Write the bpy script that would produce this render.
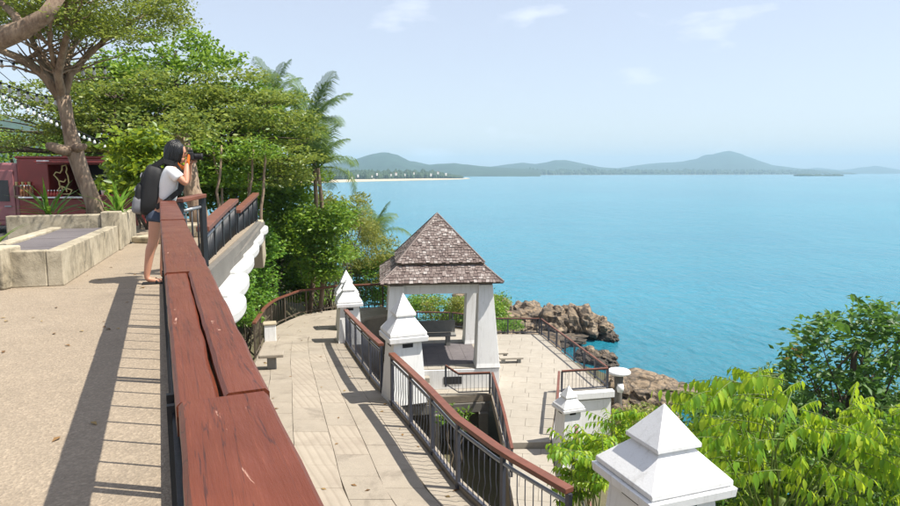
import bpy, bmesh, math, random
import numpy as np
from mathutils import Vector, Matrix, noise
random.seed(7); rng = np.random.default_rng(11)
S = bpy.context.scene
for o in list(bpy.data.objects): bpy.data.objects.remove(o)
COL = S.collection
R = math.radians
# ------------------------------------------------------------------ camera, sky, sun, exposure
EYE = 1.25; FPX = 650.0; PITCH = R(7.1)
cd = bpy.data.cameras.new('camera'); cam = bpy.data.objects.new('camera', cd); COL.objects.link(cam)
cd.sensor_width = 36; cd.lens = 36 * FPX / 900; cd.clip_start = 0.05; cd.clip_end = 40000
cam.location = (0, 0, EYE); cam.rotation_euler = (R(90) - PITCH, 0, 0)
S.camera = cam
SUN_EL = R(59); SUN_H = Vector((1.0, -0.17, 0)).normalized()      # horizontal direction towards the sun
sd = Vector((SUN_H.x * math.cos(SUN_EL), SUN_H.y * math.cos(SUN_EL), math.sin(SUN_EL)))
W = bpy.data.worlds.new('World'); S.world = W; W.use_nodes = True
wt = W.node_tree; wt.nodes.clear()
sky = wt.nodes.new('ShaderNodeTexSky'); sky.sky_type = 'NISHITA'; sky.sun_disc = False
sky.sun_elevation = SUN_EL; sky.sun_rotation = math.atan2(SUN_H.x, SUN_H.y)
sky.altitude = 20; sky.air_density = 1.0; sky.dust_density = 1.0; sky.ozone_density = 1.5
tcw = wt.nodes.new('ShaderNodeTexCoord'); mpw = wt.nodes.new('ShaderNodeMapping'); mpw.inputs['Scale'].default_value = (1.0, 1.0, 3.0)
nzw = wt.nodes.new('ShaderNodeTexNoise'); nzw.inputs['Scale'].default_value = 5.0; nzw.inputs['Detail'].default_value = 7; nzw.inputs['Roughness'].default_value = 0.55
crw = wt.nodes.new('ShaderNodeValToRGB'); crw.color_ramp.elements[0].position = 0.60; crw.color_ramp.elements[1].position = 0.80
crw.color_ramp.elements[0].color = (0, 0, 0, 1); crw.color_ramp.elements[1].color = (.9, .9, .9, 1)
mxw = wt.nodes.new('ShaderNodeMix'); mxw.data_type = 'RGBA'; mxw.inputs[7].default_value = (4.3, 4.5, 4.9, 1)
mvw = wt.nodes.new('ShaderNodeMix'); mvw.data_type = 'RGBA'; mvw.inputs[0].default_value = .65; mvw.inputs[7].default_value = (2.74, 2.68, 2.92, 1)   # thin even veil of high cloud
bgw = wt.nodes.new('ShaderNodeBackground'); bgw.inputs['Strength'].default_value = 0.115
ow = wt.nodes.new('ShaderNodeOutputWorld')
wl = wt.links.new
wl(tcw.outputs['Generated'], mpw.inputs['Vector']); wl(mpw.outputs[0], nzw.inputs['Vector']); wl(nzw.outputs['Fac'], crw.inputs['Fac'])
wl(crw.outputs['Color'], mxw.inputs[0]); wl(sky.outputs[0], mvw.inputs[6]); wl(mvw.outputs[2], mxw.inputs[6]); wl(mxw.outputs[2], bgw.inputs['Color']); wl(bgw.outputs[0], ow.inputs['Surface'])
ld = bpy.data.lights.new('sun', 'SUN'); ld.energy = 3.6; ld.angle = R(0.5); ld.color = (1.0, 0.95, 0.86)
sun = bpy.data.objects.new('sun', ld); COL.objects.link(sun); sun.rotation_euler = sd.to_track_quat('Z', 'Y').to_euler()
S.view_settings.view_transform = 'Standard'; S.view_settings.look = 'None'; S.view_settings.gamma = 1
S.view_settings.use_curve_mapping = False; S.view_settings.exposure = 1.2
S.render.resolution_x = 1024; S.render.resolution_y = 576

# ------------------------------------------------------------------ helpers
_c, _s = math.cos(PITCH), math.sin(PITCH)
def _ray(x, y):
    a = (x - 450) / FPX; b = (253 - y) / FPX
    return Vector((a, _c + b * _s, -_s + b * _c))
def P(x, y, z):                      # photo pixel -> point on the level plane z
    r = _ray(x, y); t = (z - EYE) / r.z; return Vector((r.x * t, r.y * t, z))
def Q(x, y, Y):                      # photo pixel -> point at distance Y
    r = _ray(x, y); t = Y / r.y; return Vector((r.x * t, Y, EYE + r.z * t))

def tag(o, label=None, cat=None, group=None, kind=None):
    if label: o['label'] = label
    if cat: o['category'] = cat
    if group: o['group'] = group
    if kind: o['kind'] = kind
    return o
def thing(name, label, cat, loc=(0, 0, 0), group=None):
    o = bpy.data.objects.new(name, None); COL.objects.link(o); o.location = loc; o.empty_display_size = .1
    return tag(o, label, cat, group)
def wloc(o):
    v = Vector((0, 0, 0))
    while o: v += o.location; o = o.parent
    return v
class MB:
    def __init__(s): s.v = []; s.f = []
    def add(s, vs, fs):
        n = len(s.v); s.v += [tuple(v) for v in vs]; s.f += [tuple(i + n for i in f) for f in fs]; return s
    def box(s, c, size, rz=0, M=None):
        x, y, z = [d / 2 for d in size]; ca, sa = math.cos(rz), math.sin(rz)
        vs = []
        for dx, dy, dz in ((-x,-y,-z),(x,-y,-z),(x,y,-z),(-x,y,-z),(-x,-y,z),(x,-y,z),(x,y,z),(-x,y,z)):
            p = Vector((dx * ca - dy * sa, dx * sa + dy * ca, dz))
            if M: p = M @ Vector((dx, dy, dz))
            vs.append(p + Vector(c))
        return s.add(vs, [(0,3,2,1),(4,5,6,7),(0,1,5,4),(1,2,6,5),(2,3,7,6),(3,0,4,7)])
    def beam(s, a, b, w, h):            # box from a to b, w across, h upright
        a, b = Vector(a), Vector(b); d = (b - a).normalized()
        up = Vector((0, 0, 1)) if abs(d.z) < .99 else Vector((0, 1, 0))
        sd_ = d.cross(up).normalized(); u = sd_.cross(d)
        vs = []
        for p in (a, b):
            for k, l in ((-1,-1),(1,-1),(1,1),(-1,1)): vs.append(p + sd_ * (k * w / 2) + u * (l * h / 2))
        return s.add(vs, [(0,1,2,3),(4,7,6,5),(0,4,5,1),(1,5,6,2),(2,6,7,3),(3,7,4,0)])
    def sweep(s, pts, w, h):            # rectangular section along a polyline, mitred, section upright
        pts = [Vector(p) for p in pts]; n = len(pts); vs = []
        for i, p in enumerate(pts):
            d0 = (pts[i] - pts[i-1]) if i else (pts[1] - pts[0]); d1 = (pts[i+1] - pts[i]) if i < n - 1 else d0
            d0 = Vector((d0.x, d0.y, 0)).normalized(); d1 = Vector((d1.x, d1.y, 0)).normalized()
            d = (d0 + d1).normalized(); sd_ = Vector((d.y, -d.x, 0)) / max(.4, d.dot(d1))
            for k, l in ((-1,-1),(1,-1),(1,1),(-1,1)): vs.append(p + sd_ * (k * w / 2) + Vector((0, 0, l * h / 2)))
        fs = [(0,1,2,3), tuple(4*(n-1)+k for k in (3,2,1,0))]
        for i in range(n - 1):
            a = 4 * i; b = a + 4
            for k in range(4): fs.append((a + k, b + k, b + (k + 1) % 4, a + (k + 1) % 4))
        return s.add(vs, fs)
    def tube(s, pts, rad, n=8, cap=True):
        pts = [Vector(p) for p in pts]; m = len(pts)
        if not hasattr(rad, '__len__'): rad = [rad] * m
        vs = []; prev = None
        for i, p in enumerate(pts):
            d = (pts[min(i + 1, m - 1)] - pts[max(i - 1, 0)]).normalized()
            if prev is None:
                u = d.cross(Vector((0, 0, 1)));
                if u.length < .05: u = d.cross(Vector((1, 0, 0)))
            else: u = prev - d * prev.dot(d)
            u.normalize(); prev = u; w = d.cross(u)
            for k in range(n):
                a = 2 * math.pi * k / n; vs.append(p + (u * math.cos(a) + w * math.sin(a)) * rad[i])
        fs = []
        for i in range(m - 1):
            for k in range(n): fs.append((i*n+k, i*n+(k+1)%n, (i+1)*n+(k+1)%n, (i+1)*n+k))
        if cap: fs += [tuple(range(n - 1, -1, -1)), tuple((m-1)*n+k for k in range(n))]
        return s.add(vs, fs)
    def lathe(s, c, prof, n=20, M=None):     # prof: (r, z) from bottom to top
        vs = []; c = Vector(c)
        for r, z in prof:
            for k in range(n):
                a = 2*math.pi*k/n; p = Vector((r*math.cos(a), r*math.sin(a), z))
                vs.append((M @ p if M else p) + c)
        m = len(prof); fs = [(i*n+k, i*n+(k+1)%n, (i+1)*n+(k+1)%n, (i+1)*n+k) for i in range(m-1) for k in range(n)]
        fs += [tuple(range(n-1,-1,-1)), tuple((m-1)*n+k for k in range(n))]
        return s.add(vs, fs)
    def prism(s, poly, z0, z1):             # polygon (x, y) or (x, y, z) top
        n = len(poly); area = sum(poly[i][0]*poly[(i+1)%n][1]-poly[(i+1)%n][0]*poly[i][1] for i in range(n))
        if area < 0: poly = poly[::-1]
        top = [(p[0], p[1], p[2] if len(p) > 2 else z1) for p in poly]; bot = [(p[0], p[1], z0) for p in poly]
        return s.add(bot + top, [tuple(range(n-1,-1,-1)), tuple(range(n, 2*n))] + [(i, (i+1)%n, n+(i+1)%n, n+i) for i in range(n)])
    def frustum(s, c, rz, levels):           # square levels (half, z)
        vs = []
        for h, z in levels:
            for k in range(4):
                a = rz + R(45 + 90*k); vs.append((c[0] + h*1.41421*math.cos(a), c[1] + h*1.41421*math.sin(a), z))
        m = len(levels); fs = [(i*4+k, i*4+(k+1)%4, (i+1)*4+(k+1)%4, (i+1)*4+k) for i in range(m-1) for k in range(4)]
        fs += [(3,2,1,0), tuple((m-1)*4+k for k in range(4))]
        return s.add(vs, fs)
    def ell(s, c, rad, n=16, m=10, M=None):
        prof = []
        for i in range(m + 1):
            t = -math.pi/2 + math.pi*i/m; prof.append((max(.001, math.cos(t)), math.sin(t)))
        D = Matrix.Diagonal(Vector(rad)); return s.lathe(c, prof, n, (M @ D) if M else D)
    def mesh(s, name, m=None, smooth=False, off=None):
        me = bpy.data.meshes.new(name); off = off or Vector((0, 0, 0))
        me.from_pydata([(v[0]-off[0], v[1]-off[1], v[2]-off[2]) for v in s.v], [], s.f)
        if m: me.materials.append(m)
        if smooth: me.polygons.foreach_set('use_smooth', [True] * len(me.polygons))
        me.update(); return me
    def build(s, name, m, parent=None, smooth=False, bevel=0, kind=None):
        o = bpy.data.objects.new(name, s.mesh(name, m, smooth, wloc(parent) if parent else None)); COL.objects.link(o)
        if parent: o.parent = parent
        if bevel:
            b = o.modifiers.new('bevel', 'BEVEL'); b.width = bevel; b.segments = 2; b.limit_method = 'ANGLE'; b.angle_limit = R(35)
        if kind: o['kind'] = kind
        return o
def inst(name, me, parent, wpos, rot=(0, 0, 0), scale=(1, 1, 1)):
    o = bpy.data.objects.new(name, me); COL.objects.link(o); o.parent = parent
    o.location = Vector(wpos) - wloc(parent) if parent else Vector(wpos); o.rotation_euler = rot; o.scale = scale
    return o
def struct(name, mb, m, **k):
    o = mb.build(name, m, **k); o['kind'] = 'structure'; return o

# ------------------------------------------------------------------ materials
class N:
    def __init__(s, name):
        s.m = bpy.data.materials.new(name); s.m.use_nodes = True; s.t = s.m.node_tree; s.t.nodes.clear()
        s.out = s.n('ShaderNodeOutputMaterial'); s.b = s.n('ShaderNodeBsdfPrincipled'); s.l(s.b.outputs[0], s.out.inputs['Surface'])
        s.tc = s.n('ShaderNodeTexCoord')
    def n(s, t): return s.t.nodes.new(t)
    def l(s, a, b): s.t.links.new(a, b)
    def co(s, scale=(1, 1, 1), kind='Object', rot=(0, 0, 0)):
        m = s.n('ShaderNodeMapping'); m.inputs['Scale'].default_value = scale; m.inputs['Rotation'].default_value = rot
        s.l(s.tc.outputs[kind], m.inputs['Vector']); return m.outputs[0]
    def noise(s, scale, detail=5, rough=.6, co=None, dist=0):
        t = s.n('ShaderNodeTexNoise'); t.inputs['Scale'].default_value = scale; t.inputs['Detail'].default_value = detail
        t.inputs['Roughness'].default_value = rough; t.inputs['Distortion'].default_value = dist
        s.l(co or s.tc.outputs['Object'], t.inputs['Vector']); return t.outputs['Fac']
    def vor(s, scale, co=None, feat='F1', out='Distance', rnd=1):
        t = s.n('ShaderNodeTexVoronoi'); t.feature = feat; t.inputs['Scale'].default_value = scale; t.inputs['Randomness'].default_value = rnd
        s.l(co or s.tc.outputs['Object'], t.inputs['Vector']); return t.outputs[out]
    def ramp(s, fac, stops):
        r = s.n('ShaderNodeValToRGB'); e = r.color_ramp.elements
        while len(e) < len(stops): e.new(.5)
        for el, (p, c) in zip(e, stops): el.position = p; el.color = (c, c, c, 1) if not hasattr(c, '__len__') else (*c, 1)
        s.l(fac, r.inputs['Fac']); return r.outputs['Color']
    def mix(s, fac, a, b, mode='MIX'):
        m = s.n('ShaderNodeMix'); m.data_type = 'RGBA'; m.blend_type = mode
        for i, v in ((0, fac), (6, a), (7, b)):
            if hasattr(v, 'links') or hasattr(v, 'is_linked'): s.l(v, m.inputs[i])
            elif hasattr(v, '__len__'): m.inputs[i].default_value = (*v, 1)
            else: m.inputs[i].default_value = v
        return m.outputs[2]
    def bump(s, h, strength=.3, dist=.02, nrm=None):
        b = s.n('ShaderNodeBump'); b.inputs['Strength'].default_value = strength; b.inputs['Distance'].default_value = dist
        s.l(h, b.inputs['Height'])
        if nrm: s.l(nrm, b.inputs['Normal'])
        return b.outputs[0]
    def fin(s, col, rough=.7, nrm=None, metal=0, spec=.5):
        for k, v in (('Base Color', col), ('Roughness', rough)):
            if hasattr(v, 'is_linked'): s.l(v, s.b.inputs[k])
            else: s.b.inputs[k].default_value = (*v, 1) if hasattr(v, '__len__') else v
        if nrm: s.l(nrm, s.b.inputs['Normal'])
        s.b.inputs['Metallic'].default_value = metal; s.b.inputs['Specular IOR Level'].default_value = spec
        return s.m
def plain(name, col, rough=.5, metal=0, var=.25, scale=9, bump=.08):
    k = N(name); n1 = k.noise(scale, 6, .65)
    c = k.mix(k.ramp(n1, [(.3, 0), (.75, 1)]), col, tuple(x * (1 - var) for x in col))
    return k.fin(c, rough, k.bump(k.noise(scale * 6, 4), bump, .01), metal)
def concrete(name, a, b, stain=(.1, .09, .07), amt=.5, scale=1.0, peb=0, bump=.3, rough=.85):
    k = N(name); big = k.noise(.55 * scale, 7, .65); mid = k.noise(4 * scale, 8, .7); fine = k.noise(60 * scale, 3, .6)
    c = k.mix(k.ramp(big, [(.35, 0), (.68, 1)]), a, b)
    c = k.mix(k.ramp(mid, [(.30, .45), (.62, 0)]), c, tuple(x * .62 for x in a))
    st = k.ramp(k.noise(1.3 * scale, 9, .72, dist=.6), [(.54, 0), (.72, amt)])
    c = k.mix(st, c, stain)
    c = k.mix(k.ramp(fine, [(.35, .35), (.65, 0)]), c, tuple(x * .55 for x in b))
    nr = k.bump(fine, bump, .01)
    if peb:
        v = k.vor(peb); vc = k.vor(peb, out='Color')
        g = k.n('ShaderNodeRGBToBW'); k.l(vc, g.inputs[0])
        c = k.mix(k.ramp(g.outputs[0], [(.2, .24), (.62, 0)]), c, tuple(x * .52 for x in b))
        c = k.mix(k.ramp(g.outputs[0], [(.6, 0), (.9, .24)]), c, tuple(min(.75, x * 1.55) for x in a))
        nr = k.bump(v, .55, .006, nr)
    nr = k.bump(mid, bump * .7, .03, nr)
    return k.fin(c, rough, nr)
def leafmat(name, a, b, c, trans=.35, rough=.42, tcol=None):
    k = N(name); g = k.n('ShaderNodeNewGeometry'); oi = k.n('ShaderNodeObjectInfo')
    ad = k.n('ShaderNodeMath'); ad.operation = 'ADD'; k.l(g.outputs['Random Per Island'], ad.inputs[0]); k.l(oi.outputs['Random'], ad.inputs[1])
    fr = k.n('ShaderNodeMath'); fr.operation = 'FRACT'; k.l(ad.outputs[0], fr.inputs[0])
    col = k.ramp(fr.outputs[0], [(0, a), (.55, b), (1, c)])
    k.fin(col, rough, None, 0, .45)
    tr = k.n('ShaderNodeBsdfTranslucent'); mt = k.mix(.55, col, tcol or tuple(min(.9, x * 1.9) for x in c))
    k.l(mt, tr.inputs['Color']); ms = k.n('ShaderNodeMixShader'); ms.inputs[0].default_value = trans
    k.l(k.b.outputs[0], ms.inputs[1]); k.l(tr.outputs[0], ms.inputs[2]); k.l(ms.outputs[0], k.out.inputs['Surface'])
    return k.m

M = {}
M['terrace'] = concrete('aggregate paving', (.335, .27, .195), (.28, .22, .155), (.16, .13, .095), .55, 1.0, peb=85, bump=.4)
M['wallstone'] = concrete('old cast concrete', (.50, .43, .31), (.38, .32, .22), (.05, .045, .035), .75, 1.6)
def streaked():
    k = N('streaked old concrete'); big = k.noise(1.1, 7, .65); fine = k.noise(70, 3, .6); mid = k.noise(6, 8, .7)
    c = k.mix(k.ramp(big, [(.35, 0), (.68, 1)]), (.50, .44, .33), (.38, .325, .225))
    stq = k.ramp(k.noise(4.0, 9, .75, k.co((1.3, 1.3, .75)), 1.0), [(.44, 0), (.64, .85)]); msk = k.ramp(k.noise(1.2, 5, .6), [(.40, 0), (.58, 1)])
    c = k.mix(k.mix(msk, (0, 0, 0), stq), c, (.045, .04, .028))
    c = k.mix(k.ramp(mid, [(.3, .5), (.6, 0)]), c, (.20, .165, .105))
    return k.fin(c, .9, k.bump(mid, .35, .02, k.bump(fine, .35, .01)))
M['streak'] = streaked()
M['slab'] = concrete('path slab', (.375, .325, .26), (.31, .265, .205), (.13, .105, .08), .8, .9, bump=.25)
M['slab2'] = concrete('pavilion terrace slab', (.40, .36, .30), (.33, .295, .24), (.25, .21, .16), .4, 1.0, bump=.2)
M['joint'] = concrete('joint mortar', (.27, .225, .17), (.20, .165, .125), (.07, .06, .05), .5, 2.0)
def whitepaint():
    k = N('white lime paint'); big = k.noise(1.1, 6, .6); fine = k.noise(50, 4, .6)
    c = k.mix(k.ramp(big, [(.35, 0), (.7, 1)]), (.82, .82, .81), (.76, .755, .74))
    sq = k.ramp(k.noise(3.0, 8, .7, k.co((3.5, 3.5, .35)), .4), [(.52, 0), (.74, .55)])
    c = k.mix(sq, c, (.45, .43, .39))
    c = k.mix(k.ramp(k.noise(9, 8, .75), [(.60, 0), (.74, .5)]), c, (.40, .39, .35))
    return k.fin(c, .65, k.bump(fine, .15, .01, k.bump(big, .15, .03)))
M['white'] = whitepaint()
M['oldwhite'] = concrete('dull white render', (.60, .60, .585), (.52, .52, .50), (.30, .29, .26), .5, 2.2, bump=.2, rough=.8)
M['darkconc'] = concrete('dark grey concrete', (.20, .185, .16), (.13, .12, .105), (.05, .05, .045), .6, 1.3)  # darker concrete tone for kerb, wall edges, pedestal and frame
M['soil'] = concrete('hillside soil', (.13, .105, .06), (.08, .085, .035), (.04, .05, .02), .6, .6)
M['black'] = plain('black painted iron', (.022, .023, .027), .45, .2)
M['iron'] = plain('dark grey painted steel', (.060, .064, .085), .45, .2, .35)
M['pipe'] = plain('galvanised pipe', (.36, .38, .40), .42, .5, .3)
M['brownpaint'] = plain('red brown handrail paint', (.19, .066, .038), .5, 0, .45, 5)
M['asphalt'] = concrete('street asphalt', (.11, .105, .095), (.075, .07, .065), (.04, .04, .04), .4, 1.0, peb=60)
M['darkfloor'] = concrete('dark tiled floor', (.17, .15, .15), (.12, .105, .11), (.06, .055, .06), .5, 1.4)
M['bench'] = concrete('grey bench concrete', (.26, .255, .24), (.18, .18, .165), (.09, .09, .08), .5, 2)
M['sand'] = concrete('beach sand', (.62, .52, .36), (.55, .45, .31), (.4, .33, .23), .3, .05)
def woodrail():
    k = N('worn red brown deck paint'); cl = k.co((10, .9, 10))
    g1 = k.noise(3, 9, .7, cl, .5); g2 = k.noise(14, 6, .7, k.co((9, .5, 9))); big = k.noise(3.2, 5, .6)
    c = k.mix(k.ramp(big, [(.3, 0), (.7, 1)]), (.155, .038, .016), (.105, .026, .011))
    c = k.mix(k.ramp(g1, [(.34, .42), (.46, 0)]), c, (.085, .02, .012))
    c = k.mix(k.ramp(g2, [(.58, 0), (.8, .4)]), c, (.36, .115, .06))
    c = k.mix(k.ramp(k.noise(1.7, 6, .7, k.co((2, .6, 2)), .5), [(.5, 0), (.72, .55)]), c, (.25, .088, .048))
    sc = k.ramp(k.noise(7, 9, .75, k.co((3.4, .8, 1), rot=(0, 0, .35)), 1.2), [(.63, 0), (.665, .9)])
    c = k.mix(sc, c, (.50, .30, .22))
    cr = k.ramp(k.noise(2.2, 4, .6, k.co((16, .55, 1)), .9), [(.490, 0), (.5, .85), (.510, 0)])
    c = k.mix(cr, c, (.03, .012, .01))
    n = k.bump(g1, .55, .006); n = k.bump(g2, .35, .003, n)
    return k.fin(c, k.ramp(big, [(.3, .26), (.7, .45)]), n, 0, .3)
M['wood'] = woodrail()
def stamped():
    k = N('ribbed path slab'); w = k.n('ShaderNodeTexWave'); w.wave_type = 'BANDS'; w.bands_direction = 'X'
    w.inputs['Scale'].default_value = 2.6; w.inputs['Distortion'].default_value = 1.2; w.inputs['Detail'].default_value = 2
    k.l(k.co((1, 1, 1), rot=(0, 0, -.45)), w.inputs['Vector'])
    big = k.noise(.9, 7, .65); fine = k.noise(60, 3)
    c = k.mix(k.ramp(big, [(.35, 0), (.68, 1)]), (.365, .315, .25), (.30, .255, .20))
    c = k.mix(k.ramp(w.outputs['Fac'], [(.05, .3), (.3, 0)]), c, (.19, .155, .115))
    c = k.mix(k.ramp(k.noise(2.0, 9, .7), [(.5, 0), (.75, .5)]), c, (.22, .18, .14))
    return k.fin(c, .85, k.bump(w.outputs['Fac'], .3, .008, k.bump(fine, .25, .01)))
M['stamp'] = stamped()
def rockmat():
    k = N('weathered granite'); a = k.noise(.8, 9, .7, None, .6); b = k.noise(5, 8, .7)
    c = k.ramp(a, [(.28, (.06, .05, .042)), (.46, (.22, .16, .10)), (.60, (.36, .275, .185)), (.8, (.46, .37, .27))])
    c = k.mix(k.ramp(b, [(.42, .65), (.55, 0)]), c, (.045, .04, .036))
    v = k.vor(1.2, k.co((1, 1, 3.2)), 'DISTANCE_TO_EDGE')
    c = k.mix(k.ramp(v, [(0, .8), (.07, 0)]), c, (.03, .026, .022))
    ge = k.n('ShaderNodeNewGeometry'); sz = k.n('ShaderNodeSeparateXYZ'); k.l(ge.outputs['Position'], sz.inputs[0]); ad = k.n('ShaderNodeMath'); ad.operation = 'MULTIPLY_ADD'; ad.inputs[1].default_value = 1.0; k.l(sz.outputs['Z'], ad.inputs[0]); ad.inputs[2].default_value = 14.0
    an = k.n('ShaderNodeMath'); an.operation = 'SUBTRACT'; k.l(ad.outputs[0], an.inputs[0]); k.l(a, an.inputs[1])
    c = k.mix(k.ramp(an.outputs[0], [(.05, .85), (.35, 0)]), c, (.035, .03, .024))      # dark wet tide line
    return k.fin(c, .9, k.bump(v, .9, .2, k.bump(b, .9, .14)))
M['rock'] = rockmat()
def bark(name, a, b):
    k = N(name); n1 = k.noise(5, 8, .7, k.co((3, 3, .7))); n2 = k.noise(2.5, 6, .6)
    c = k.mix(k.ramp(n1, [(.35, 0), (.65, 1)]), a, b)
    c = k.mix(k.ramp(n2, [(.55, 0), (.75, .5)]), c, tuple(min(.6, x * 1.5) for x in b))
    return k.fin(c, .9, k.bump(n1, .7, .03))
M['bark'] = bark('pale tree bark', (.17, .11, .075), (.36, .265, .185))
M['barkdark'] = bark('dark tree bark', (.06, .045, .03), (.13, .10, .07))
def seamat():
    k = N('sea water'); d1 = k.noise(.006, 4, .55, k.co((1, .45, 1))); 
    sw = k.noise(.035, 5, .6, k.co((.5, 1.0, 1)))
    c = k.mix(k.ramp(d1, [(.35, 0), (.68, 1)]), (.018, .190, .262), (.024, .215, .285))
    c = k.mix(k.ramp(sw, [(.4, 0), (.62, .35)]), c, (.008, .145, .225))
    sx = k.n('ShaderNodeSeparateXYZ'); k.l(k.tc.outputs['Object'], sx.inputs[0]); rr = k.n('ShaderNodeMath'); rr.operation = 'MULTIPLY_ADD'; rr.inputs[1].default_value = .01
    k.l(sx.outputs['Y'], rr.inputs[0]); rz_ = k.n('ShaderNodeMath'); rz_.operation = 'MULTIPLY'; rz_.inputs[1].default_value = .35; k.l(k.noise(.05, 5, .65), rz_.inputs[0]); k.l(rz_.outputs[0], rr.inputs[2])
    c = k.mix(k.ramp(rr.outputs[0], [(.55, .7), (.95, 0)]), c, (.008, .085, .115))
    w1 = k.noise(.9, 5, .62, k.co((1.0, .55, 1), rot=(0, 0, .5)), .4); w2 = k.noise(.16, 4, .6, k.co((1, .5, 1), rot=(0, 0, .45)))
    n = k.bump(w2, .6, 1.1); n = k.bump(w1, .8, .4, n)
    m = k.fin(c, .16, n, 0, .5); k.b.inputs['IOR'].default_value = 1.33
    return m
M['sea'] = seamat()
def shingle():
    k = N('weathered wood shingle'); g = k.n('ShaderNodeNewGeometry'); n1 = k.noise(6, 7, .7, k.co((4, 4, 1)))
    c = k.ramp(g.outputs['Random Per Island'], [(0, (.115, .085, .078)), (.4, (.20, .155, .14)), (.75, (.29, .245, .225)), (1, (.46, .42, .395))])
    c = k.mix(k.ramp(n1, [(.4, .55), (.6, 0)]), c, (.10, .07, .06))
    return k.fin(c, .9, k.bump(n1, .5, .02))
M['shingle'] = shingle()
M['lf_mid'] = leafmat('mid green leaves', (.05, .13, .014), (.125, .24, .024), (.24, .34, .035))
M['lf_layer'] = leafmat('olive green small leaves', (.055, .105, .018), (.125, .185, .030), (.26, .30, .05), .4)
M['lf_dark'] = leafmat('dark glossy leaves', (.025, .075, .012), (.055, .14, .020), (.12, .22, .03), .35, .5)
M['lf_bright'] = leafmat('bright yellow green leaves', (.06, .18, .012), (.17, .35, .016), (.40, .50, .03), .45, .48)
M['lf_shrub'] = leafmat('yellow green shrub leaves', (.05, .11, .012), (.13, .22, .018), (.34, .40, .03), .4)
M['lf_lime'] = leafmat('lime green shrub leaves', (.05, .15, .015), (.10, .24, .025), (.20, .33, .04), .4)
M['lf_yel'] = leafmat('yellowish shrub leaves', (.09, .14, .025), (.18, .22, .04), (.32, .31, .06), .4)
M['lf_palm'] = leafmat('palm leaflets', (.035, .085, .016), (.075, .15, .022), (.17, .24, .04), .35, .6)
M['stem'] = plain('green brown twig', (.12, .17, .03), .7)
M['skin'] = plain('skin', (.52, .25, .155), .5, 0, .12, 6, .02)
M['hair'] = plain('black hair', (.010, .009, .009), .32, 0, .4, 40, .3)
M['shirt'] = plain('white cotton', (.80, .80, .80), .85, 0, .06, 8, .15)
M['denim'] = plain('dark denim', (.045, .06, .095), .85, 0, .3, 20, .2)
M['pack'] = plain('black nylon', (.010, .010, .011), .7, 0, .4, 12, .2)
M['packgrey'] = plain('grey nylon', (.20, .20, .215), .6, 0, .25, 8, .2)
M['orange'] = plain('orange strap', (.75, .17, .015), .6)
M['maroon'] = plain('maroon truck paint', (.27, .042, .036), .3, 0, .3, 2.5, .04)
M['maroonsunlit'] = plain('sunlit pale maroon paint', (.34, .13, .135), .35, 0, .25, 3, .04)  # pinker than the truck body: the cab's sunlit highlight put into the colour
M['glass'] = plain('dark window glass', (.03, .035, .04), .06, 0, .2)
M['interior'] = plain('dark truck interior', (.045, .05, .055), .6)
M['cream'] = plain('cream wire', (.62, .52, .22), .5)
M['tyre'] = plain('black rubber', (.02, .02, .02), .85)
M['bulb'] = plain('frosted bulb glass', (.72, .74, .74), .15, 0, .05)
M['red'] = plain('red plastic', (.45, .06, .04), .4)
M['amber'] = plain('amber bottle glass', (.32, .13, .05), .2)
M['farwood'] = plain('distant woodland', (.042, .075, .026), .9, 0, .5, .03)
M['hill'] = plain('wooded hill', (.034, .078, .050), .95, 0, .75, .012)
M['roofred'] = plain('terracotta roof', (.30, .12, .08), .8)
M['louver'] = plain('dark slot', (.03, .03, .032), .8)

# ------------------------------------------------------------------ sea, terrain, far coast
SEA = -14.0
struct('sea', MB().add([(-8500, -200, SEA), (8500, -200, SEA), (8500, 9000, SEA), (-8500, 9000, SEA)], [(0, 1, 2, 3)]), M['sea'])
ctrl = [(-60,-40,-2),(-30,-40,-3),(0,-40,-4),(30,-40,-12),(60,-40,-18),(12,-10,-7),(25,-5,-15),(40,0,-18),
 (-4,0,-7),(0,4,-7),(0,8,-7.2),(-2,12,-7.4),(-3,16,-7.6),(-4,20,-6.6),(0,20,-8.2),(0,25,-8.2),(2,12,-7.6),(4,12,-7.6),(3,17,-8.4),(4.5,22,-8.6),
 (3,28,-8.6),(-3,27,-7.8),(4,6,-5.2),(6,8,-6.2),(6,3,-5.6),(9,9,-8.2),(8,14,-8.6),(12,16,-11),(14,22,-13.2),(19,14,-14.4),(24,20,-17),(19,28,-16.5),(9,22,-10),(8,28,-11.5),
 (10,36,-13.6),(13,42,-14.3),(16,40,-14.8),(8,46,-13.8),(6,54,-14.4),(3,60,-14.2),(10,58,-15.5),(20,50,-18),(1,40,-12.5),(5,34,-11.6),(0,33,-10),(-4,34,-8),(-4,42,-12),(0,52,-14),(-6,56,-14.5),(-2,72,-17),(14,75,-19),(40,60,-20),(40,100,-20),
 (-6.8,22,-4.2),(-6.2,26,-5),(-8,25,-2.6),(-7,30,-4.6),(-10,23,-.8),(-10,29,-1.2),(-11,36,-3),(-8,44,-9),(-14,50,-8),(-14,62,-14),(-18,30,-.4),(-18,20,-.6),(-14,14,-.8),(-30,20,.2),(-30,36,0),(-45,30,1),(-24,50,-4),(-24,70,-12),(-40,60,-3),(-40,90,-13),(-60,90,-8),(-70,60,0),(-14,100,-20),(-40,140,-20),(-80,140,-18),(10,140,-20),(-14,5,-1.5),(-30,0,-1.5)]
CP = np.array(ctrl, float)
def th(x, y):
    d2 = (CP[:, 0] - x) ** 2 + (CP[:, 1] - y) ** 2 + .15
    w = 1 / d2 ** 1.6
    h = float((w * CP[:, 2]).sum() / w.sum())
    return h + .35 * noise.fractal(Vector((x * .3, y * .3, 1.7)), 1, 2, 4) 
nx, ny = 110, 130; mb = MB()
xs = np.linspace(-75, 45, nx); ys = np.linspace(-35, 140, ny)
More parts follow.
